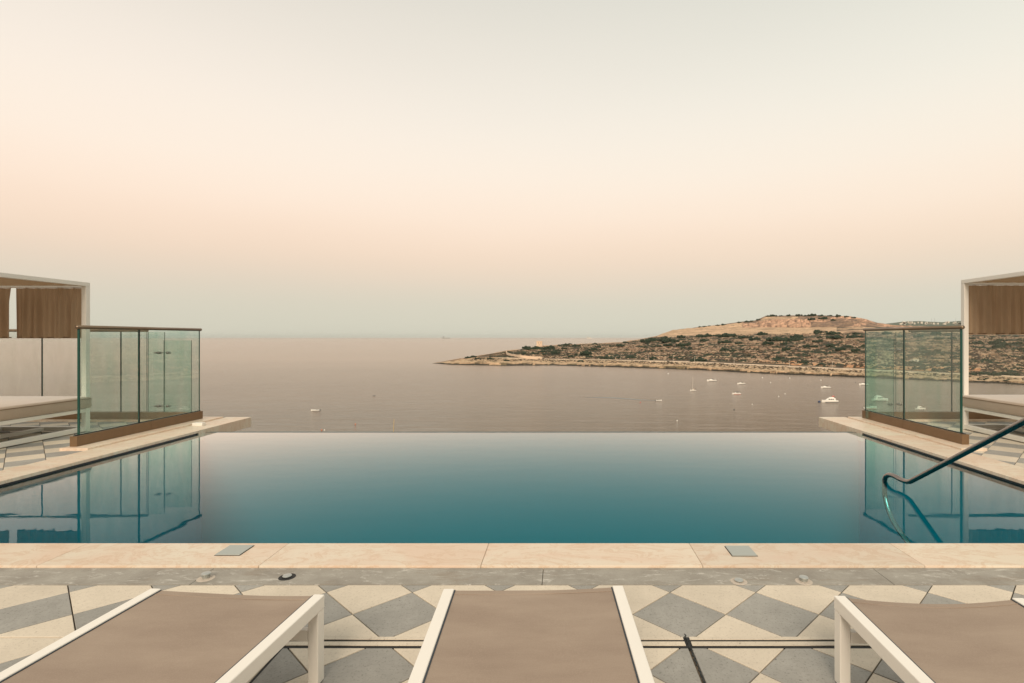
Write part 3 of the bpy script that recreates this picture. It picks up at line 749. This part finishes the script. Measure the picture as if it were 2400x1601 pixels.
m = (SG >= 2.0) & (SG < 3.25) & (PP < 1270) & (PP > 1060) & (nA < .53); col[m] = np.array((.52, .335, .19))
m = (SG >= 4) & (SG < 5); t_ = ((PP < 1960) | (nA > .48)); col[m & t_] = sand[m & t_]; col[m & ~t_] = scrub[m & ~t_]
m = (SG >= 3.93) & (SG < 4) & (PP > 1560) & (PP < 1980) & (nA > .45); col[m] = sand[m]
m = (SG >= 5) & (SG < 6)
tt = SG-5
col[m] = brown[m]
q = m & (PP > 1575) & (PP < 1945) & (tt < .60+.15*(nA-.5)); col[q] = pink[q]
q = m & (PP > 1785+12*(nB-.5)) & (PP < 1870) & (tt > .60) & (tt < .88); col[q] = sand[q]
q = m & (PP < 1740) & (tt < .8); col[q] = sand[q]
q = m & (PP >= 1945) & (nA > .50); col[q] = pink[q]
q = m & (PP > 1900) & (PP < 1960) & (tt < .35); col[q] = brown[q]
m = SG >= 6; col[m] = brown[m]
# orange earth bank above the road
m = (SG > 3.035) & (SG < 3.09) & (PP > 1780) & (PP < 2300) & (nA > .42); col[m] = np.array((.50, .26, .13))
nr, ncol = DD.shape
verts = np.stack([XX, DD2, ZZ], -1).reshape(-1, 3)
idx = np.arange(nr*ncol).reshape(nr, ncol)
faces = np.stack([idx[:-1, :-1], idx[:-1, 1:], idx[1:, 1:], idx[1:, :-1]], -1).reshape(-1, 4)
me = bpy.data.meshes.new('headland'); me.from_pydata(verts.tolist(), [], faces.tolist())
ca = me.color_attributes.new('ground_colour', 'FLOAT_COLOR', 'POINT')
c4 = np.ones((nr*ncol, 4), np.float32); c4[:, :3] = col.reshape(-1, 3); ca.data.foreach_set('color', c4.ravel())
me.materials.append(M['ground']); o = bpy.data.objects.new('headland', me); C.objects.link(o); tag(o, kind='structure')
ZY = CY+F*(H-ZZ)/DD2                                             # how high each ground point appears, used to seat things on the ground
def ground_at(px, py):
    """the ground point where the sight line through (px, py) first meets the headland"""
    c_ = int(np.argmin(np.abs(P-px))); yy = ZY[:, c_]
    for r_ in range(4, nr):
        if yy[r_] <= py: return Vector((float(XX[r_, c_]), float(DD2[r_, c_]), float(ZZ[r_, c_])))
    r_ = nr-16; return Vector((float(XX[r_, c_]), float(DD2[r_, c_]), float(ZZ[r_, c_])))

# bushes: each clump is a thing of its own, six shapes shared between them
def bush_mesh(seed):
    r = random.Random(seed); b = bmesh.new()
    nl = 9
    for k in range(nl):
        u = -.42+.84*k/(nl-1); rad = r.uniform(.10, .19)*(1-.5*abs(u)); 
        cx, cy, cz = u+r.uniform(-.05, .05), r.uniform(-.16, .16), rad*r.uniform(.5, .95)
        q = bmesh.ops.create_icosphere(b, subdivisions=2, radius=rad, matrix=Matrix.Translation((cx, cy, cz)))
        for v in q['verts']:
            d = (v.co-Vector((cx, cy, cz))); v.co = Vector((cx, cy, cz))+d*r.uniform(.70, 1.28)
    for k in range(260):   # leafy sprays that break the outline
        u = r.uniform(-.5, .5); rr2 = .19*(1-1.2*abs(u)**1.5)
        p = Vector((u, r.uniform(-.18, .18), max(.01, r.uniform(.2, 1.25)*rr2*1.2))); s_ = r.uniform(.012, .03)
        b.faces.new([b.verts.new(p+Vector((r.uniform(-1, 1), r.uniform(-1, 1), r.uniform(-1, 1)))*s_) for _ in range(3)])
    me = bpy.data.meshes.new('bush'); b.to_mesh(me); b.free(); me.materials.append(M['bush']); return me
BM = [bush_mesh(k) for k in range(6)]
Z4 = [(790, 345, 130), (1000, 345, 150), (1165, 355, 110), (1250, 375, 90), (1320, 330, 80), (1470, 380, 170), (1370, 420, 90), (1640, 355, 100), (1850, 310, 120), (1980, 315, 140), (1990, 365, 130), (2175, 350, 130), (1765, 440, 120), (1520, 420, 60), (1840, 395, 90), (1845, 355, 50), (1950, 440, 80), (2045, 470, 80), (2180, 480, 80), (2130, 445, 60), (2230, 440, 40), (1640, 375, 120), (970, 475, 80), (1055, 480, 60), (1600, 440, 40), (1540, 470, 70), (280, 390, 140), (380, 380, 120), (480, 390, 130), (360, 440, 50), (460, 435, 80), (570, 430, 80), (640, 420, 60), (765, 430, 50), (240, 445, 40), (20, 435, 50), (830, 345, 60), (570, 355, 70), (420, 360, 60), (790, 385, 80), (980, 400, 110), (1105, 410, 60), (1280, 465, 30), (2110, 550, 40), (1410, 480, 20), (730, 565, 150), (1470, 550, 60), (1700, 585, 90), (100, 540, 60), (320, 550, 60), (455, 577, 25), (2190, 320, 60), (1560, 385, 100), (900, 340, 60)]
Z3 = [(1480, 515, 60), (1540, 510, 70), (1580, 505, 40), (1650, 520, 80), (1850, 500, 50), (1890, 530, 60), (2040, 525, 50), (2130, 525, 80), (2190, 480, 50), (1240, 550, 150), (1360, 545, 100), (1150, 555, 80), (1510, 550, 60), (1440, 570, 60), (1840, 565, 90), (1740, 580, 50), (1270, 585, 70), (1330, 580, 50), (1190, 605, 80), (1420, 600, 90), (1590, 640, 60), (1660, 615, 60), (1760, 615, 110), (1790, 640, 70), (1950, 655, 90), (2120, 655, 60), (2250, 640, 70), (910, 580, 40), (1080, 610, 60), (1700, 690, 60), (880, 685, 60), (460, 650, 60), (520, 640, 60), (560, 660, 60), (700, 670, 60), (2030, 655, 80), (1520, 650, 40), (1100, 545, 90)]
Z7 = [(810, 425, 60), (780, 470, 60), (870, 470, 100), (900, 515, 70), (1000, 430, 40), (1050, 470, 100), (1120, 440, 90), (1090, 510, 110), (1160, 490, 100), (1280, 470, 80), (1320, 530, 60), (1230, 540, 40), (1150, 600, 60), (1110, 560, 40), (800, 800, 80), (900, 790, 90), (960, 790, 100), (1040, 800, 110), (1120, 790, 90), (1190, 795, 90), (1260, 800, 80), (1320, 740, 70), (880, 850, 50), (940, 850, 50), (1180, 860, 60), (600, 420, 100), (430, 370, 120), (450, 430, 80), (200, 350, 80), (240, 400, 90), (330, 560, 60), (620, 620, 80), (440, 550, 70), (180, 670, 60), (220, 740, 80), (300, 740, 60), (400, 750, 60), (600, 755, 60), (60, 400, 90), (20, 480, 80), (-40, 440, 90), (-100, 500, 70), (-150, 420, 80), (-90, 370, 90)]
BL = [(1450+x/3.918, 700+y/3.918, w_/3.918) for x, y, w_ in Z4]+[(1000+x/4.702, 700+y/4.702, w_/4.702) for x, y, w_ in Z3]+[(2100+x/4.48, 700+y/4.48, w_/4.48) for x, y, w_ in Z7]
rb = random.Random(3)
for px, py, w_ in ((1640, 766, 7), (1652, 765, 9), (1664, 764, 6), (1682, 762.5, 9), (1697, 761, 12), (1733, 756, 9), (1752, 754, 12), (1764, 752.5, 9), (1779, 749, 10), (1800, 741, 9), (1814, 740.5, 14), (1831, 740, 8), (1848, 740, 11), (1872, 739.8, 14), (1890, 740, 9), (1905, 739.5, 16), (1925, 740, 12), (1945, 740, 10), (1966, 741, 14), (1984, 742, 9), (2000, 744.5, 10),  (1902, 749, 16), (1930, 747, 18), (1955, 750, 12)): BL.append((px, py, w_))
for k in range(70): 
    px = rb.uniform(1260, 2400); lo = 800+(px < 1500)*12; BL.append((px, rb.uniform(lo, 842+(px-1500)*.035), rb.uniform(5, 10)))
bushes = []
for k, (px, py, wp) in enumerate(BL):
    g_ = ground_at(px, py+1.0+wp*.05)
    W_ = wp/F*g_.y*1.12
    o = bpy.data.objects.new('bush', BM[k % 6]); C.objects.link(o)
    o.location = (g_.x, g_.y+W_*.1, g_.z-W_*.02); o.scale = (W_, W_*rb.uniform(.8, 1.3), W_*rb.uniform(1.0, 1.35)*(.75 if wp > 28 else 1)); o.rotation_euler = (0, 0, rb.choice((0, math.pi))+rb.uniform(-.3, .3))
    size = 'large' if wp > 26 else ('small' if wp < 13 else 'medium')
    lat = ('near the low headland tip', 'below the watch tower', 'right of the watch tower', 'left of the sandy quarry slope', 'below the left quarry end', 'under the quarry cliffs',
           'left of the right glass balustrade', 'seen through the right glass', 'beside the right daybed post', 'seen beneath the right curtain')[int(np.searchsorted((1200, 1300, 1450, 1580, 1720, 1880, 2022, 2254, 2300), px))]
    roady = float(np.interp(px, P, y1)); topy = float(np.interp(px, P, y2)); hh_ = (roady-py)/max(6, roady-topy)
    ver = 'on the shore below the road' if hh_ < 0 else ('just above the coast road' if hh_ < .25 else ('on the lower terraces' if hh_ < .5 else ('on the upper terraces' if hh_ < .78 else ('on the top terraces' if hh_ < 1.25 else 'on the quarry hilltop'))))
    lab = '%s dark bush %s, %s' % (size, ver, lat)
    tag(o, lab, 'bush', 'dark bushes on the headland'); bushes.append((lab, px, o))
def ordinal(k, n_):
    return 'leftmost' if k == 0 else ('rightmost' if k == n_-1 else ('second', 'third', 'fourth', 'fifth', 'sixth', 'seventh', 'eighth', 'ninth', 'tenth', 'eleventh', 'twelfth')[min(k-1, 10)])
same = {}
for lab, px, o in bushes: same.setdefault(lab, []).append((px, o))
for lab, L_ in same.items():
    if len(L_) > 1:
        L_.sort(key=lambda t_: t_[0]); n_ = len(L_)
        for k, (px, o) in enumerate(L_):
            o['label'] = ordinal(k, n_)+' '+lab.replace('dark bush', 'bush')
# loose scrub and stones that nobody could count
def scatter(name, mat, n_, sel, s0, s1, flat, seed):
    r = np.random.RandomState(seed); ii = np.argwhere(sel); pick = ii[r.randint(0, len(ii), n_)]
    V, Fc = [], []
    oc = np.array([(1, 0, 0), (-1, 0, 0), (0, 1, 0), (0, -1, 0), (0, 0, 1), (0, 0, -.4)])
    of = [(0, 2, 4), (2, 1, 4), (1, 3, 4), (3, 0, 4), (2, 0, 5), (1, 2, 5), (3, 1, 5), (0, 3, 5)]
    for (a_, c_) in pick:
        s_ = r.uniform(s0, s1); base = len(V)
        ctr = np.array((XX[a_, c_]+r.uniform(-2, 2), DD2[a_, c_]+r.uniform(-2, 2), ZZ[a_, c_]))
        pp = oc*r.uniform(.6, 1.3, (6, 1))*np.array((s_*r.uniform(1, 2.2), s_, s_*flat))+ctr
        V += pp.tolist(); Fc += [tuple(base+q for q in f) for f in of]
    me = bpy.data.meshes.new(name); me.from_pydata(V, [], Fc); me.materials.append(mat)
    o = bpy.data.objects.new(name, me); C.objects.link(o); return tag(o, kind='stuff')
onscr = (SG > 3.04) & (SG < 3.97) & (PP > 1150)
tag(scatter('low_scrub', M['scrub'], 11000, onscr, .5, 1.7, .8, 1), 'low dry scrub spread over the headland', 'scrub')
tag(scatter('green_scrub', M['bush'], 3400, onscr & (nA < .46), .7, 2.4, .75, 2), 'low green scrub in patches over the headland', 'scrub')
tag(scatter('loose_rocks', M['rock'], 7000, onscr & (nA > .46), .4, 1.4, .6, 4), 'pale loose rocks strewn over the headland', 'rocks')
tag(scatter('shore_rocks', M['rock'], 5000, (SG > 1.1) & (SG < 1.95) & (PP > 1040), .4, 1.5, .6, 6), 'pale rocks along the shore', 'rocks')
tag(scatter('shore_scrub', M['scrub'], 5000, (SG > 1.45) & (SG < 1.97) & (PP > 1100), .4, 1.3, .6, 8), 'low plants between shore and coast road', 'scrub')

# watch tower, retaining wall, hut, lamp posts
g_ = ground_at(1265, 812.5); s_ = 6.5/F*g_.y
tw = empty('watch_tower', (g_.x, g_.y, g_.z-1)); tag(tw, 'square limestone watch tower standing on the headland', 'tower')
hT = 11.8/F*g_.y+1.2
b = bmesh.new()
for z0_, z1_, e0 in ((0, hT*.3, 1.05), (hT*.3, hT*.9, 1.0), (hT*.9, hT*.94, 1.06)):
    box(b, -s_*e0, s_*e0, -s_*e0, s_*e0, z0_, z1_)
obj('tower_body', b, M['limestone'], tw)
b = bmesh.new()
for sx in (-1, 1):
    box(b, sx*s_*.98-.35, sx*s_*.98+.35, -s_, s_, hT*.94, hT*1.0)
    box(b, -s_+.4, s_-.4, sx*s_*.97-.3, sx*s_*.97+.3, hT*.94, hT*.985)
obj('parapet', b, M['limestone'], tw)
for (wx, wz) in ((-.3, .62), (.35, .62), (0, .25)): boxo('tower_window', (s_*wx-.45, s_*wx+.45, -s_*1.0-.06, -s_*.95, hT*wz, hT*wz+1.6), M['boat_glass'], tw)
b = bmesh.new(); wp_ = [(1187, 826), (1188, 830), (1200, 834), (1220, 837), (1245, 839.5), (1270, 841)]
prev = None; wpts = []
for (px, py) in wp_:
    g_ = ground_at(px, py+1.5); wpts.append(g_)
for A, B_ in zip(wpts, wpts[1:]):
    hA = 3.6; d_ = (B_-A); n_ = Vector((-d_.y, d_.x, 0)).normalized()*.5
    vs = [b.verts.new(p) for p in (A-n_, B_-n_, B_+n_, A+n_)]; vt = [b.verts.new(p+Vector((0, 0, hA))) for p in (A-n_, B_-n_, B_+n_, A+n_)]
    b.faces.new(vt)
    for q in range(4): b.faces.new((vs[q], vs[(q+1) % 4], vt[(q+1) % 4], vt[q]))
tag(obj('retaining_wall', b, M['limestone']), 'curved pale stone wall along the coast road by the headland tip', 'wall')
g_ = ground_at(2144, 848); hu = empty('stone_hut', (g_.x, g_.y, g_.z-.5)); tag(hu, 'small pale stone hut low on the slope, seen through the right glass', 'hut')
boxo('hut_wall', (-3.4, 3.4, -2.4, 2.4, 0, 3.2), M['far_white'], hu); boxo('hut_roof', (-3.6, 3.6, -2.6, 2.6, 3.21, 3.5), M['limestone'], hu); boxo('hut_door', (-.5, .5, -2.46, -2.41, .4, 2.6), M['boat_dark'], hu)
lp = [(1187, 829), (1203, 835), (1456, 843), (1521, 845), (1577, 848), (1627, 849), (1720, 853), (1850, 860), (1950, 864)]
for k, (px, py) in enumerate(lp):
    g_ = ground_at(px, py); t_ = empty('street_lamp', (g_.x, g_.y, g_.z-.3)); tag(t_, 'thin pale lamp post by the coast road, ' + ('at the retaining wall end', 'just right of the headland tip wall', 'left of the quarry slope', 'below the left foot of the quarry slope', 'above the sailing boat, left one', 'above the sailing boat, right one', 'above the pair of white motor boats', 'below the quarry cliffs', 'just left of the right balustrade')[k], 'lamp post', 'lamp posts along the coast road')
    b = bmesh.new(); tube(b, [(0, 0, 0), (0, 0, 7)], [.16, .09], 6); obj('lamp_pole', b, M['far_white'], t_)
    boxo('lamp_head', (-.2, .9, -.2, .2, 7, 7.25), M['far_white'], t_)

# far hills behind the headland
b = bmesh.new(); g = {}
NX = 120
for i in range(NX+1):
    px = 1990+i*(3300-1990)/NX
    top = np.interp(px, [1990, 2040, 2075, 2110, 2149, 2180, 2210, 2250, 2330, 2500, 3300], [778, 766, 758.5, 754.5, 752, 753.5, 754.5, 752, 748, 742, 735])+1.6*(float(fbm(np.array([px/17]), np.array([.5]), 4, 91)[0])-.5)
    for j in range(12):
        d = 3600+j*120; t_ = j/9; z = SEA-2+(H-(top-CY)/F*4700-SEA)*min(1, t_) if j < 10 else H-(top-CY)/F*4700-(j-9)*25
        z += 5*(float(fbm(np.array([px/25]), np.array([j*.7]), 3, 95)[0])-.5)*(0 if j == 9 else 1)
        g[i, j] = b.verts.new(((px-CX)/F*d, d, z))
for i in range(NX):
    for j in range(11): b.faces.new((g[i, j], g[i+1, j], g[i+1, j+1], g[i, j+1]))
tag(obj('far_hills', b, M['far_land'], smooth=True), kind='structure')
rf = random.Random(11); hs_ = []
for k in range(34):
    px = rf.uniform(2105, 2252); py = rf.uniform(754.5, 759); d = 4450
    hgt = rf.uniform(4, 9); wd = rf.uniform(6, 22)
    top_z = H-(py-CY)/F*d
    t_ = boxo('far_house', (-wd/2, wd/2, -6, 6, -8, hgt), M['far_white']); t_.location = ((px-CX)/F*d, d, top_z)
    tag(t_, 'x', 'house', 'far houses on the hill'); hs_.append((px, '%s far house %s on the hill, %s' % ('wide' if wd > 15 else ('narrow' if wd < 10 else 'middling'), 'higher up' if py < 756.5 else 'lower down', 'near the quarry hill' if px < 2150 else ('at mid ridge' if px < 2200 else 'close to the daybed post')), t_))
hs_.sort(key=lambda t_: t_[0])
for px, lab, t_ in hs_:
    L_ = [q for q in hs_ if q[1] == lab]
    t_['label'] = (ordinal(L_.index((px, lab, t_)), len(L_))+' ' if len(L_) > 1 else 'pale ')+lab
for px in (2183, 2190, 2240):
    b = bmesh.new(); tube(b, [(0, 0, -8), (0, 0, 26)], .8, 5); t_ = obj('far_mast', b, M['ship'], loc=((px-CX)/F*4460, 4460, H+(CY-753)/F*4460)); tag(t_, 'thin mast on the far hill, ' + {2183: 'left one of the close pair', 2190: 'right one of the close pair', 2240: 'the one nearest the daybed post'}[px], 'mast', 'masts on the far hill')

# ------------------------------------------------------------------ boats
def sea_pt(px, py): d = HS*F/(py-CY); return Vector(((px-CX)/F*d, d, SEA))
def hull(L, B_, hz, name, parent, mat, flare=1.0):
    b = bmesh.new(); n_ = 12; rings = []
    for i in range(n_+1):
        t_ = i/n_; x = (-.5+t_)*L; wf = (min(1, ((1-t_)/.42))**.6)*B_/2 if t_ > .4 else B_/2*(.86+.35*t_)
        wf = max(wf, .02*B_); sh = hz*(1+.35*t_**2)
        rings.append([b.verts.new(p) for p in ((x, -wf, sh), (x, -wf*.82, hz*.25), (x, -wf*.45, -.25), (x, 0, -.35), (x, wf*.45, -.25), (x, wf*.82, hz*.25), (x, wf, sh), (x, 0, sh+.06))])
    for A, Bq in zip(rings, rings[1:]):
        for k in range(8): b.faces.new((A[k], A[(k+1) % 8], Bq[(k+1) % 8], Bq[k]))
    b.faces.new(rings[0]); b.faces.new(rings[-1][::-1])
    return obj(name, b, mat, parent)
def cabin(b, x0, x1, w, z0, z1, rake=.4, rakeb=.15):
    A = [(x0, -w), (x1, -w*.85), (x1, w*.85), (x0, w)]; Bt = [(x0+rakeb, -w*.85), (x1-rake, -w*.7), (x1-rake, w*.7), (x0+rakeb, w*.85)]
    va = [b.verts.new((*p, z0)) for p in A]; vb = [b.verts.new((*p, z1)) for p in Bt]
    b.faces.new(vb); b.faces.new(va[::-1])
    for k in range(4): b.faces.new((va[k], va[(k+1) % 4], vb[(k+1) % 4], vb[k]))
def boat(px, py, lenpx, kind, face, lab, yaw=0):
    g_ = sea_pt(px, py); L = lenpx/F*g_.y; B_ = L*.32; hz = L*.115
    t_ = empty('sailing_boat' if kind == 'sail' else ('rowing_boat' if kind == 'dinghy' else 'motor_boat'), (g_.x, g_.y, SEA), (math.pi if face < 0 else 0)+yaw)
    tag(t_, lab, 'boat', 'boats moored in the bay')
    h_ = hull(L, B_, hz, 'hull', t_, M['boat_dark'] if lenpx == 6 else M['boat_white'])
    b = bmesh.new(); box(b, -L*.495, L*.30, -B_*.40, B_*.40, -.02, hz*.22); obj('antifouling', b, M['red'] if kind == 'bimini' else M['boat_dark'], t_)
    if kind == 'yacht':
        b = bmesh.new(); cabin(b, -L*.34, L*.26, B_*.36, hz, hz*2.25, L*.16); obj('cabin', b, M['boat_white'], t_)
        for q in range(3): boxo('window', (-L*.22+q*L*.12, -L*.13+q*L*.12, -B_*.345, B_*.345, hz*1.5, hz*1.95), M['boat_glass'], t_)
        b = bmesh.new(); cabin(b, -L*.26, L*.06, B_*.28, hz*2.26, hz*2.85, L*.08); obj('flybridge', b, M['boat_white'], t_)
        b = bmesh.new(); tube(b, [(-L*.2, 0, hz*2.8), (-L*.22, 0, hz*3.9)], .06, 6); obj('radar_mast', b, M['boat_white'], t_)
        if lenpx == 37: boxo('red_flag', (-L*.30, -L*.16, -.06, .06, hz*3.0, hz*3.6), M['red'], t_)
    elif kind == 'cruiser':
        b = bmesh.new(); cabin(b, -L*.1, L*.30, B_*.34, hz, hz*1.75, L*.17); obj('cabin', b, M['boat_white'], t_)
        boxo('windscreen', (-L*.12, -L*.02, -B_*.33, B_*.33, hz*1.6, hz*2.2), M['boat_glass'], t_)
        b = bmesh.new(); tube(b, [(-L*.36, 0, hz), (-L*.38, 0, hz*2.4)], .05, 6); obj('antenna', b, M['boat_white'], t_)
        boxo('engine', (-L*.54, -L*.49, -.25, .25, hz*.3, hz*1.3), M['boat_dark'], t_)
    elif kind == 'bimini':
        b = bmesh.new(); cabin(b, 0, L*.28, B_*.34, hz, hz*1.5, L*.12); obj('cabin', b, M['boat_white'], t_)
        b = bmesh.new()
        for sx in (-.32, .08):
            for sy in (-1, 1): tube(b, [(L*sx, sy*B_*.38, hz), (L*sx, sy*B_*.38, hz*2.7)], .05, 6)
        obj('bimini_frame', b, M['boat_white'], t_); boxo('bimini', (-L*.36, L*.12, -B_*.42, B_*.42, hz*2.7, hz*2.85), M['boat_dark'], t_)
    elif kind == 'sail':
        b = bmesh.new(); cabin(b, -L*.15, L*.22, B_*.28, hz, hz*1.5, L*.1); obj('cabin', b, M['boat_white'], t_)
        b = bmesh.new(); tube(b, [(L*.08, 0, hz), (L*.02, 0, hz+L*2.3)], [.10, .07], 6); obj('mast', b, M['far_white'], t_)
        b = bmesh.new(); tube(b, [(L*.06, 0, hz*2.3), (-L*.42, 0, hz*2.5)], .16, 6); obj('boom', b, M['limestone'], t_)
        boxo('sprayhood', (-L*.50, -L*.20, -B_*.38, B_*.38, hz*2.5, hz*2.75), M['boat_dark'], t_)
    elif kind == 'dinghy':
        boxo('engine', (-L*.56, -L*.50, -.3, .3, hz*.2, hz*1.5), M['boat_dark'], t_)
        boxo('bench', (-L*.2, -L*.14, -B_*.4, B_*.4, hz*1.05, hz*1.2), M['boat_dark'], t_)
    return t_
boat(1624.5, 916, 14, 'sail', -1, 'small sailing boat with bare mast and dark cover, leftmost of the moored boats')
boat(1668, 893.5, 23, 'cruiser', -1, 'white motor boat nearest the shore, right of the sailing boat', .1)
boat(1737, 900.5, 19, 'cruiser', -1, 'small white motor boat with dark engine, above the boat with a bimini', .15)
boat(1726, 924, 19.5, 'bimini', -1, 'white boat with dark bimini top and red waterline', -.1)
boat(1935, 909.5, 22, 'cruiser', -1, 'white motor boat left of the right balustrade, above the yacht')
boat(1944.5, 943, 37, 'yacht', -1, 'white motor yacht with cabin windows and red flag, beside the blue buoy')
boat(2024, 902.5, 22, 'cruiser', -1, 'white motor boat half hidden by the edge of the right glass', .1)
boat(2063, 939.5, 38, 'yacht', 1, 'large white motor yacht seen through the right glass panel', .05)
boat(2041, 958, 32, 'bimini', 1, 'dark canopied boat close to the far corner of the right glass', .2)
boat(2158, 960, 24, 'yacht', 1, 'small white cabin boat seen through the near right glass pane', .1)
o = boat(1544, 939.5, 14, 'dinghy', 1, 'speedboat with a long wake crossing the bay', -.05)
boat(739, 963, 20, 'dinghy', -1, 'small white open boat alone on the left of the sea', .1)
boat(877, 928, 6, 'dinghy', 1, 'tiny dark boat far out in front of the sea at the left centre')
# wake
b = bmesh.new(); wl = [(1537, 939, .5), (1520, 938, 1.2), (1495, 936.5, 1.6), (1465, 934.5, 2.2), (1435, 932.5, 2.2), (1400, 931.5, 1.6), (1370, 931, .6)]
pv = None
for (px, py, h_) in wl:
    g_ = sea_pt(px, py); n_ = (sea_pt(px, py-h_*.5), sea_pt(px, py+h_*.5)); q = [b.verts.new(p+Vector((0, 0, .04))) for p in n_]
    if pv: b.faces.new((pv[0], pv[1], q[1], q[0]))
    pv = q
tag(obj('boat_wake', b, M['foam']), 'long dark wake trailing behind the speedboat', 'wake', kind='stuff')
# buoys
def buoy(px, py, wpx, mat, lab):
    g_ = sea_pt(px, py+wpx*.3); r_ = wpx/F*g_.y/2
    b = bmesh.new(); bmesh.ops.create_icosphere(b, subdivisions=2, radius=r_, matrix=Matrix.Translation((0, 0, r_*.4)))
    tube(b, [(0, 0, r_*1.2), (0, 0, r_*1.7)], r_*.18, 6)
    o = obj('buoy', b, M[mat], loc=g_, smooth=True); tag(o, lab, 'buoy', 'mooring buoys in the bay')
buoy(1920, 941.5, 6, 'blue', 'large dark blue buoy just left of the motor yacht')
buoy(1720.6, 960, 3, 'boat_dark', 'dark buoy below the boat with a bimini')
buoy(1587, 986, 3, 'boat_white', 'white buoy close to the pool edge at the centre right')
buoy(1501, 943, 2.6, 'red', 'red buoy just below the speedboat wake')
buoy(754, 1008, 3.4, 'orange', 'orange buoy at the pool edge on the left')
buoy(760.5, 1008, 3, 'boat_white', 'white buoy beside the orange buoy on the left')
buoy(833, 994, 2.8, 'orange', 'small orange buoy between the open boat and the marker pole')
for (px, py) in ((1566, 876), (1806, 896.5), (1763, 947.6), (1787, 885), (1851, 886), (1825, 929), (1840, 923), (1924, 891)):
    buoy(px, py, 2.2, 'boat_white', 'tiny white buoy in the bay, ' + {1566: 'left of the sailing boat mast', 1806: 'under the shore, upper middle of the bay', 1763: 'lower right of the bimini boat', 1787: 'close under the shore rocks', 1851: 'close to shore, left of a motor boat', 1825: 'lower one of two in mid bay', 1840: 'upper one of two in mid bay', 1924: 'close above the white motor boat by the glass'}[px])
buoy(2005.5, 896, 2.4, 'boat_dark', 'tiny dark buoy left of the boat half hidden by the glass')
g_ = sea_pt(922, 1013); b = bmesh.new(); tube(b, [(0, 0, -1), (.25, 0, 4.9)], .09, 6); o = obj('marker_pole', b, M['yellow'], loc=g_); tag(o, 'thin yellow marker pole leaning in the sea near the pool edge', 'pole')
# far ships
def ship(px, py, lpx, lab, light=False):
    d = 14000; L = lpx/F*d; t_ = empty('cargo_ship', ((px-CX)/F*d, d, SEA)); tag(t_, lab, 'ship')
    m = M['far_white'] if light else M['ship']; b = bmesh.new(); box(b, -L/2, L/2, -12, 12, 0, 28+HS*.0); obj('hull', b, m, t_)
    b = bmesh.new(); box(b, -L*.45, -L*.28, -11, 11, 28.1, 58); obj('superstructure', b, m, t_)
ship(1046, 789, 18, 'long dark cargo ship on the horizon left of the headland')
ship(1381, 789, 9, 'pale ship on the horizon above the headland', True)

# ------------------------------------------------------------------ haze
USE_HAZE = True
if USE_HAZE:
    b = bmesh.new(); box(b, -33000, 33000, -33000, 33000, SEA-6, 95)
    o = obj('haze', b, None) if False else None
    me = bpy.data.meshes.new('haze'); b.to_mesh(me); b.free()
    hm = bpy.data.materials.new('haze'); hm.use_nodes = True; q = hm.node_tree; q.nodes.clear()
    vo = q.nodes.new('ShaderNodeVolumePrincipled'); oo = q.nodes.new('ShaderNodeOutputMaterial')
    vo.inputs['Color'].default_value = (.88, .90, .86, 1); vo.inputs['Density'].default_value = 1.8e-5; vo.inputs['Anisotropy'].default_value = .2
    q.links.new(vo.outputs[0], oo.inputs['Volume']); me.materials.append(hm)
    hz_ = bpy.data.objects.new('haze', me); C.objects.link(hz_); tag(hz_, kind='stuff')
